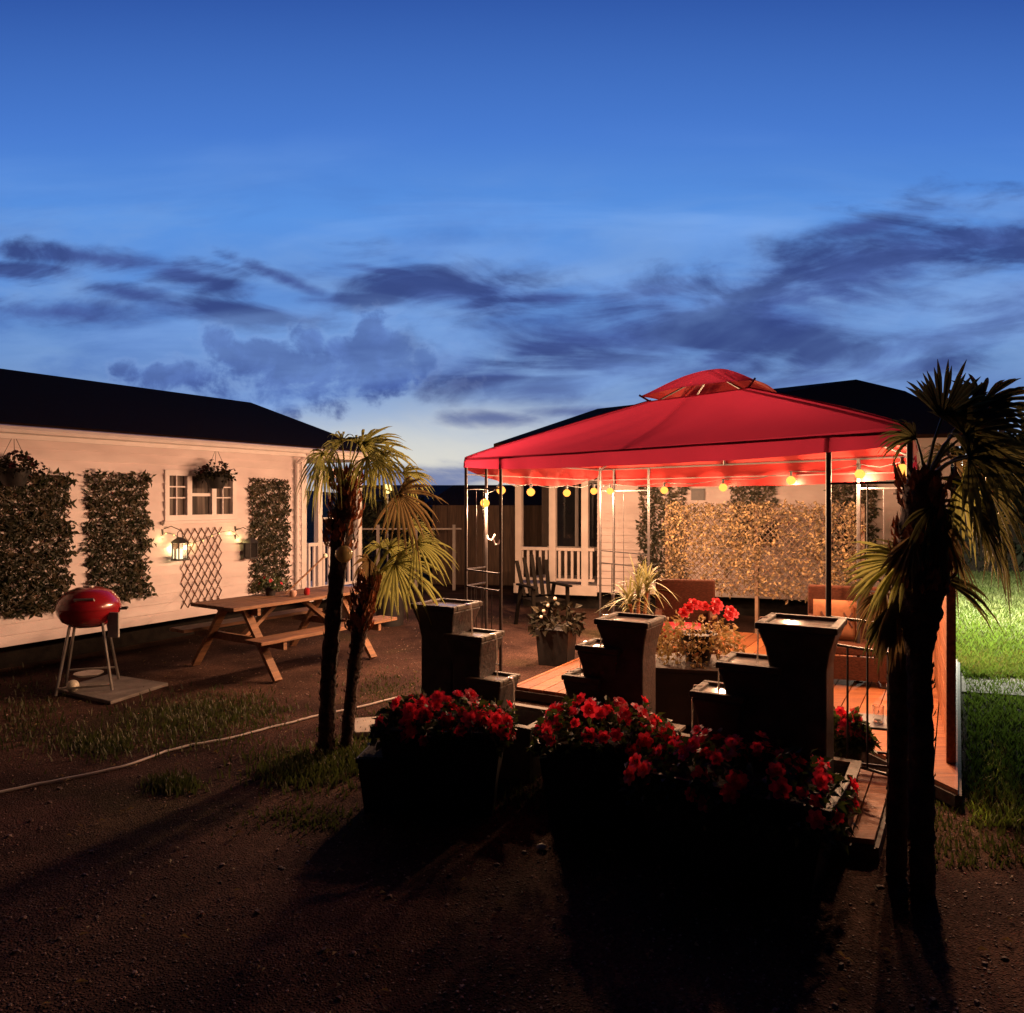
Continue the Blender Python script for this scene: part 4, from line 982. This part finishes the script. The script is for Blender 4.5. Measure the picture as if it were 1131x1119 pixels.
# small wall lamp and wind ornament of far house
lw = thing('wall_lamp', 'small dark lantern lamp on the far house wall near the right palm', 'wall lamp', RH(rwall_x(992), -.09, rwall_z(992, 537)), RRt)
MB().box(-.05,.05,-.05,.05,-.1,.06).build('glass', 'pane', lw); MB().loft([(0,0,.08,.08,.06),(0,0,.02,.02,.12)]).box(-.07,.07,-.07,.07,-.12,-.1).box(-.03,.03,.0,.09,.07,.1).build('frame', 'metal_dark', lw)
# security flood on the right end of the far house lights the lawn
fl = RH(6.55, .6, 2.35); fo = thing('flood_lamp', 'white flood lamp on the end wall of the far house facing the lawn', 'flood lamp', fl, RRt)
MB().box(-.18,.06,-.08,.08,-.05,.06).build('housing', 'metal_dark', fo); MB().box(.061,.07,-.07,.07,-.04,.05).build('lens', 'flood_glass', fo)
L_ = bpy.data.lights.new('flood_light', 'SPOT'); L_.energy = 2300; L_.color = (1,1,.78); L_.spot_size = R(168); L_.spot_blend = .45; L_.shadow_soft_size = .08
lo2 = bpy.data.objects.new('flood_light', L_); COL.objects.link(lo2); lo2.location = fl+Vector((.13,-.03,0)); lo2.parent = None
tgt = Vector((7.5, 11.2, 0)); lo2.rotation_euler = (tgt-lo2.location).to_track_quat('-Z','Y').to_euler()

# ------------------------------------------------------------------ seats and table on the deck
def wicker_chair(label, x, y, rz, w=.62, H=.98):
    t = thing('wicker_chair', label, 'chair', (x, y, DZ), rz, None); hw = w/2
    MB().box(-hw, hw, .22, .29, .30, H-DZ).build('backrest', 'wicker', t, bevel=.02)
    MB().box(-hw+.07, hw-.07, -.28, .22, .28, .36).build('seat', 'wicker', t, bevel=.015)
    for s in (-1, 1): MB().box(*sorted((s*hw, s*(hw-.07))), -.30, .21, .05, .58).build('arm', 'wicker', t, bevel=.015)
    MB().box(-hw+.075, hw-.075, -.29, -.26, .06, .27).build('front_panel', 'wicker', t)
    for sx in (-1, 1):
        for sy in (-.26, .25): MB().box(sx*(hw-.03)-.02, sx*(hw-.03)+.02, sy-.02, sy+.02, 0, .06 if sy < 0 else .3).build('leg', 'dark_wood', t)
    return t
c = AT(757, 700, 7.7); ch = wicker_chair('brown wicker chair with a red cushion behind the flowering basket', c.x, c.y, R(-12), .60, 1.0)
o = MB().box(-.22,.22,-.26,.20,0,.09).build('cushion', 'cushion', None, bevel=.035, loc=(c.x-.05, c.y-.02, DZ+.365), rz=R(-12)); tag(o, 'red seat cushion on the wicker chair nearest the potted spiky plant', 'cushion')
c = AT(934, 690, 7.3); ch2 = wicker_chair('brown wicker chair with patterned pillow in front of the right end of the leafy screen', c.x, c.y, R(-20), .66, .98)
pl = thing('throw_pillow', 'orange pillow with dark starburst motifs on the right wicker chair', 'pillow', (c.x-.06, c.y+.06, DZ+.365), R(-22))
pb = MB(); nn = 12; vs = []
for sgn in (-1, 1):
    for i in range(nn+1):
        for j in range(nn+1):
            u_, v_ = i/nn*2-1, j/nn*2-1; th_ = .065*(max(0, 1-u_**4)*max(0, 1-v_**4))**.5
            pin = 1-.07*(abs(u_)**2)*(1-abs(v_))-.0; vs.append((u_*.21*(1-.06*(1-v_*v_)*0), sgn*th_, .19+v_*.19))
m1 = (nn+1)**2
fs = [(i*(nn+1)+j, (i+1)*(nn+1)+j, (i+1)*(nn+1)+j+1, i*(nn+1)+j+1) for i in range(nn) for j in range(nn)]
pb.add(vs, fs+[tuple(m1+k for k in reversed(f)) for f in fs]); pb.build('pillow_body', 'pillow', pl, True)
mo = MB()
for cx_ in (-.1, .1):
    for k in range(6):
        a = k*math.pi/3; mo.bar((cx_+math.cos(a)*.015, -.069, .19+math.sin(a)*.015), (cx_+math.cos(a)*.075, -.067, .19+math.sin(a)*.075), .014, .012)
mo.build('motif', 'motif', pl)
pl.rotation_euler = (R(-14), 0, R(-22))
# dark table with flower basket
c = AT(762, 745, 6.1); tb = thing('square_table', 'dark square block table carrying the trailing flower basket', 'table', (c.x, c.y, DZ), R(-14))
tz = c.z+ .05
MB().box(-.29,.29,-.29,.29,.0,.40).build('body', 'dark_wood', tb, bevel=.01); MB().box(-.31,.31,-.31,.31,.402,.43).build('table_top', 'dark_wood', tb, bevel=.006)
fbk = thing('flower_basket', 'trailing golden leaved plant with red blooms on the dark square table', 'flower basket', (c.x+.07, c.y+.02, DZ+.43))
MB().lathe([(.09,0),(.13,.14),(.15,.22),(.13,.22),(.12,.2)], 20).build('pot', 'plastic_black', fbk, True)
flowers(fbk, 0, 0, .20, .31, .26, .2, 0, leafm='dry_leaf', nl=900, seed=31, L=.045, droop=.26)
for k, (x, z) in enumerate(((-.06,.46),(-.02,.44),(.04,.43),(-.1,.42),(.13,.46),(.15,.43),(.11,.41),(.24,.40),(.27,.37),(.22,.36),(-.13,.38))):
    inst(bloomp, fbk, None, mat4=Matrix.Translation((x, -.08+.03*(k % 3), z)) @ Vector((.1,-.7,.6)).to_track_quat('Z','Y').to_matrix().to_4x4() @ Matrix.Scale(1.35, 4))
# low black side table with glass, right side
c = GP(975, 852, DZ); st = thing('side_table', 'low black metal side table behind the right palm trunks', 'table', (c.x, c.y+.12, DZ), R(-20))
MB().box(-.2,.2,-.16,.16,.27,.285).build('table_top', 'metal_dark', st)
for sx in (-1, 1):
    for sy in (-1, 1): MB().box(sx*.18-.01, sx*.18+.01, sy*.14-.01, sy*.14+.01, 0, .27).build('leg', 'metal_dark', st)
MB().bar((-.18,-.14,.04),(.18,-.14,.04),.014).bar((-.18,.14,.04),(.18,.14,.04),.014).build('stretcher', 'metal_dark', st)
gl_ = MB().lathe([(.03,0),(.035,.1),(.031,.1),(.027,.01)], 16).build('drinking_glass', 'clear_glass', None, True, loc=(c.x+.02, c.y+.1, DZ+.286)); tag(gl_, 'clear drinking glass on the low black side table', 'glass')

# ------------------------------------------------------------------ potted plants near the porch
c = GP(616, 737, 0); pp = thing('potted_shrub', 'dark square pot with a dark leafy shrub and few pale blooms before the porch', 'potted plant', (c.x, c.y+.2, 0), R(-20))
MB().loft([(0,0,.16,.16,0),(0,0,.19,.19,.40),(0,0,.17,.17,.40),(0,0,.165,.165,.37)]).build('pot', 'plastic_black', pp, bevel=.006)
flowers(pp, 0, 0, .42, .24, .22, .34, 0, nl=150, seed=41, L=.10, droop=.05, leafm='dark_leaf')
for k, (x, z) in enumerate(((-.1,.60),(-.05,.66),(.03,.74),(-.13,.53))): MB().ball((x,-.16,z), .02, 8, 6).build('pale_bloom', 'cream', pp, True)
c = AT(705, 700, 8.0); sp2 = thing('potted_spiky_plant', 'spiky pale striped plant in a pot at the back left of the deck', 'potted plant', (c.x, c.y, DZ))
MB().lathe([(.12,0),(.15,.22),(.17,.28),(.15,.28),(.13,.25)], 20).build('pot', 'ceramic', sp2, True)
stm = MB()
for k in range(3): stm.tube([((k-1)*.04,0,.25), ((k-1)*.07,0,.55), ((k-1)*.09,.0,.62+.06*k)], .018, 8)
stm.build('stem', 'palm_fibre', sp2, True)
lf = MB(); rng = random.Random(5)
for i in range(120):
    k = i % 3; base = Vector(((k-1)*.09, 0, .6+.08*k+rng.uniform(-.04,.12))); a = rng.uniform(0, 6.28); el = rng.uniform(.1, 1.35); L0 = rng.uniform(.25,.44)
    d = Vector((math.cos(a)*math.cos(el), math.sin(a)*math.cos(el), math.sin(el))); side = d.cross(Vector((0,0,1))).normalized(); vs = []
    for j in range(6):
        s = j/5; p_ = base+d*L0*s-Vector((0,0,1))*L0*.55*s**2.2*math.cos(el); wd = .026*(1-s)**.6+.001; vs += [p_-side*wd/2, p_+side*wd/2]
    lf.add(vs, [(j*2, j*2+1, j*2+3, j*2+2) for j in range(5)])
lf.build('foliage', 'spider_leaf', sp2)
# wooden lattice chair silhouette before the porch
c = GP(600, 692, 0); wch = thing('garden_chair', 'dark slatted garden chair standing against the porch railing', 'chair', (c.x, c.y, 0), R(25))
for i in range(5): MB().bar((-.2+i*.1, .2, .42), (-.24+i*.12, .38, 1.0-.04*abs(i-2)), .06, .015).build('back_slat', 'char_wood', wch)
for i in range(4): MB().box(-.25,.25,-.22+i*.11,-.13+i*.11,.38,.4).build('seat_slat', 'char_wood', wch)
for sx in (-1, 1):
    MB().bar((sx*.27,-.25,0),(sx*.27,-.22,.58),.05,.03).build('leg', 'char_wood', wch); MB().bar((sx*.27,.35,0),(sx*.27,.18,.58),.05,.03).build('leg', 'char_wood', wch)
    MB().box(sx*.27-.04, sx*.27+.04, -.3, .26, .58, .605).build('arm', 'char_wood', wch)
# bin behind the palm
c = GP(431, 690, 0); bn = thing('rubbish_bin', 'dark round rubbish bin behind the shorter left palm', 'bin', (c.x, c.y, 0))
MB().lathe([(.19,0),(.22,.5),(.235,.5),(.235,.53)], 24).build('body', 'plastic_black', bn, True); MB().lathe([(.24,.532),(.24,.56),(.15,.6),(.02,.61)], 24).build('lid', 'plastic_black', bn, True)
# stone bench / low step near the far house
c = GP(865, 690, 0); lb = thing('garden_bench', 'low dark wooden bench between the wicker chairs', 'bench', (c.x, c.y+1.2, 0), R(-20))
for k in range(3): MB().box(-.7,.7,-.18+k*.125,-.07+k*.125,.42,.45).build('seat_board', 'wood', lb)
for x in (-.6, .6): MB().box(x-.03,x+.03,-.17,.17,0,.42).build('leg', 'dark_wood', lb)

# ------------------------------------------------------------------ loose ground cover (uncountable)
pe = MB(); rng = random.Random(9)
def stone(x, y, s):
    a = rng.uniform(0, 6.28); c_, n_ = math.cos(a), math.sin(a); h = s*rng.uniform(.4,.8); k = rng.uniform(.6,1)
    pt_ = [(s,0,0),(0,s*k,0),(-s,0,0),(0,-s*k,0),(s*.45,s*k*.4,h),(-s*.5,s*k*.45,h*.9),(-s*.4,-s*k*.5,h),(s*.5,-s*k*.4,h*.85)]
    pe.add([(x+u_*c_-v_*n_, y+u_*n_+v_*c_, z-.001) for u_, v_, z in pt_], [(0,1,4),(1,5,4),(1,2,5),(2,6,5),(2,3,6),(3,7,6),(3,0,7),(0,4,7),(4,5,6,7)])
for i in range(24000):
    Y = 1.9+10*rng.random()**1.5; k = rng.uniform(-.75,.75); x = k*Y
    if Y > 7 and x > 0: continue
    if Y < 7.7 or x > -4.2: stone(x, Y, rng.choice((.003,.004,.005,.007,.009)) * (2.2 if rng.random() < .03 else 1))
tag(pe.build('gravel', 'pebble'), 'loose reddish gravel scattered over the yard soil', 'gravel', kind='stuff')
gr_ = MB()
def blade(mb, x, y, h, w_=.006, lean=.4):
    a = rng.uniform(0, 6.28); lx, ly = math.cos(a)*lean*h, math.sin(a)*lean*h; b_ = rng.uniform(0, 6.28); sx, sy = math.cos(b_)*w_, math.sin(b_)*w_
    mb.add([(x-sx,y-sy,0),(x+sx,y+sy,0),(x+lx*.4+sx*.7,y+ly*.4+sy*.7,h*.6),(x+lx*.4-sx*.7,y+ly*.4-sy*.7,h*.6),(x+lx,y+ly,h)], [(0,1,2,3),(3,2,4)])
patches = [(200,800,80,26,1500,.05),(110,822,55,16,800,.05),(260,785,60,18,900,.045),(190,868,30,10,500,.05),(340,850,60,22,1500,.06),(30,790,40,40,500,.05),(395,838,40,18,900,.06),(420,810,50,20,500,.05),
           (340,905,70,15,400,.03),(560,880,60,20,300,.05),(720,870,20,16,200,.05),(430,760,60,20,500,.03)]
for (px, py, rx, ry, n, h) in patches:
    for i in range(n):
        q = GP(px+rng.gauss(0,.55)*rx, py+rng.gauss(0,.55)*ry); blade(gr_, q.x, q.y, h*rng.uniform(.4,1.3))
for i in range(2600):      # rough grass by the right palm and outside the deck
    q = GP(rng.uniform(1030,1200), rng.uniform(770,960)); blade(gr_, q.x, q.y, .045*rng.uniform(.4,1.3))
tag(gr_.build('weeds', 'grass_blade'), 'sparse weeds and rough grass growing through the gravel', 'weeds', kind='stuff')
lw_ = MB()
for i in range(34000):
    Y = 7.8+11*rng.random()**1.3; x = rng.uniform(.50, .78)*Y
    if x < 4.55+(Y-7.7)*.42: continue
    blade(lw_, x, Y, .075*rng.uniform(.5,1.4), .009, .6)
for i in range(9000):
    Y = rng.uniform(4.3, 8.0); x = rng.uniform(.52, .74)*Y
    if x < 2.70+(Y-4.54)*.58: continue
    blade(lw_, x, Y, .05*rng.uniform(.4,1.5), .006, .6)
tag(lw_.build('grass', 'lawn_blade'), 'bright lit lawn grass to the right of the deck', 'grass', kind='stuff')
lf_ = MB()
for i in range(420):
    Y = 2.4+7*rng.random()**1.3; q = Vector((rng.uniform(-.7,.72)*Y, Y, rng.uniform(.006,.016)))
    if Y > 6.8 and q.x > -.2: continue
    a = rng.uniform(0, 6.28); lf_.leaf(q, Vector((math.cos(a), math.sin(a), rng.uniform(-.1,.25))), Vector((rng.uniform(-.4,.4), rng.uniform(-.4,.4), 1)), rng.uniform(.02,.05), rng.uniform(.01,.025), .2)
tag(lf_.build('leaf_litter', 'palm_dry'), 'fallen dry leaves and petals littering the gravel', 'leaf litter', kind='stuff')
# stray white litter / pale stones
for (px, py, s, lb) in ((598,938,.028,'small white stone on the dark gravel, nearest the camera'), (467,896,.02,'tiny pale stone below the left flower tub')):
    q = GP(px, py); o = MB().ball((0,0,s*.5), s, 8, 6, (1,.7,.55)).build('pale_stone', 'cream', None, True, loc=(q.x, q.y, 0)); tag(o, lb, 'stone')

# ornament ball on the tall left palm, and a small lit pole lamp beyond it
ob = thing('glass_ball', 'small yellowish glass ball hanging on the taller left palm trunk', 'ornament', AT(380,612,5.48))
MB().ball((0,0,0), .062, 18, 12).build('ball', 'amber_glass', ob, True); MB().tube([(0,0,.06),(0,.02,.13),(0,.06,.17)], .004, 6).build('hook', 'metal_dark', ob)
q = AT(428,540,12.2); gl2 = thing('pole_lamp', 'small glowing globe lamp on a thin pole beyond the left palms', 'lamp', (q.x, q.y, 0))
MB().tube([(0,0,0),(0,0,q.z-.06)], .015, 8).build('pole', 'metal_dark', gl2); MB().ball((0,0,q.z), .075, 14, 10).build('globe', 'fairy_glass', gl2, True)
L_ = bpy.data.lights.new('pole_light', 'POINT'); L_.energy = 14; L_.color = (1,.7,.3); L_.shadow_soft_size = .08
lo2 = bpy.data.objects.new('pole_light', L_); COL.objects.link(lo2); lo2.parent = gl2; lo2.location = (0, 0, q.z-.17)
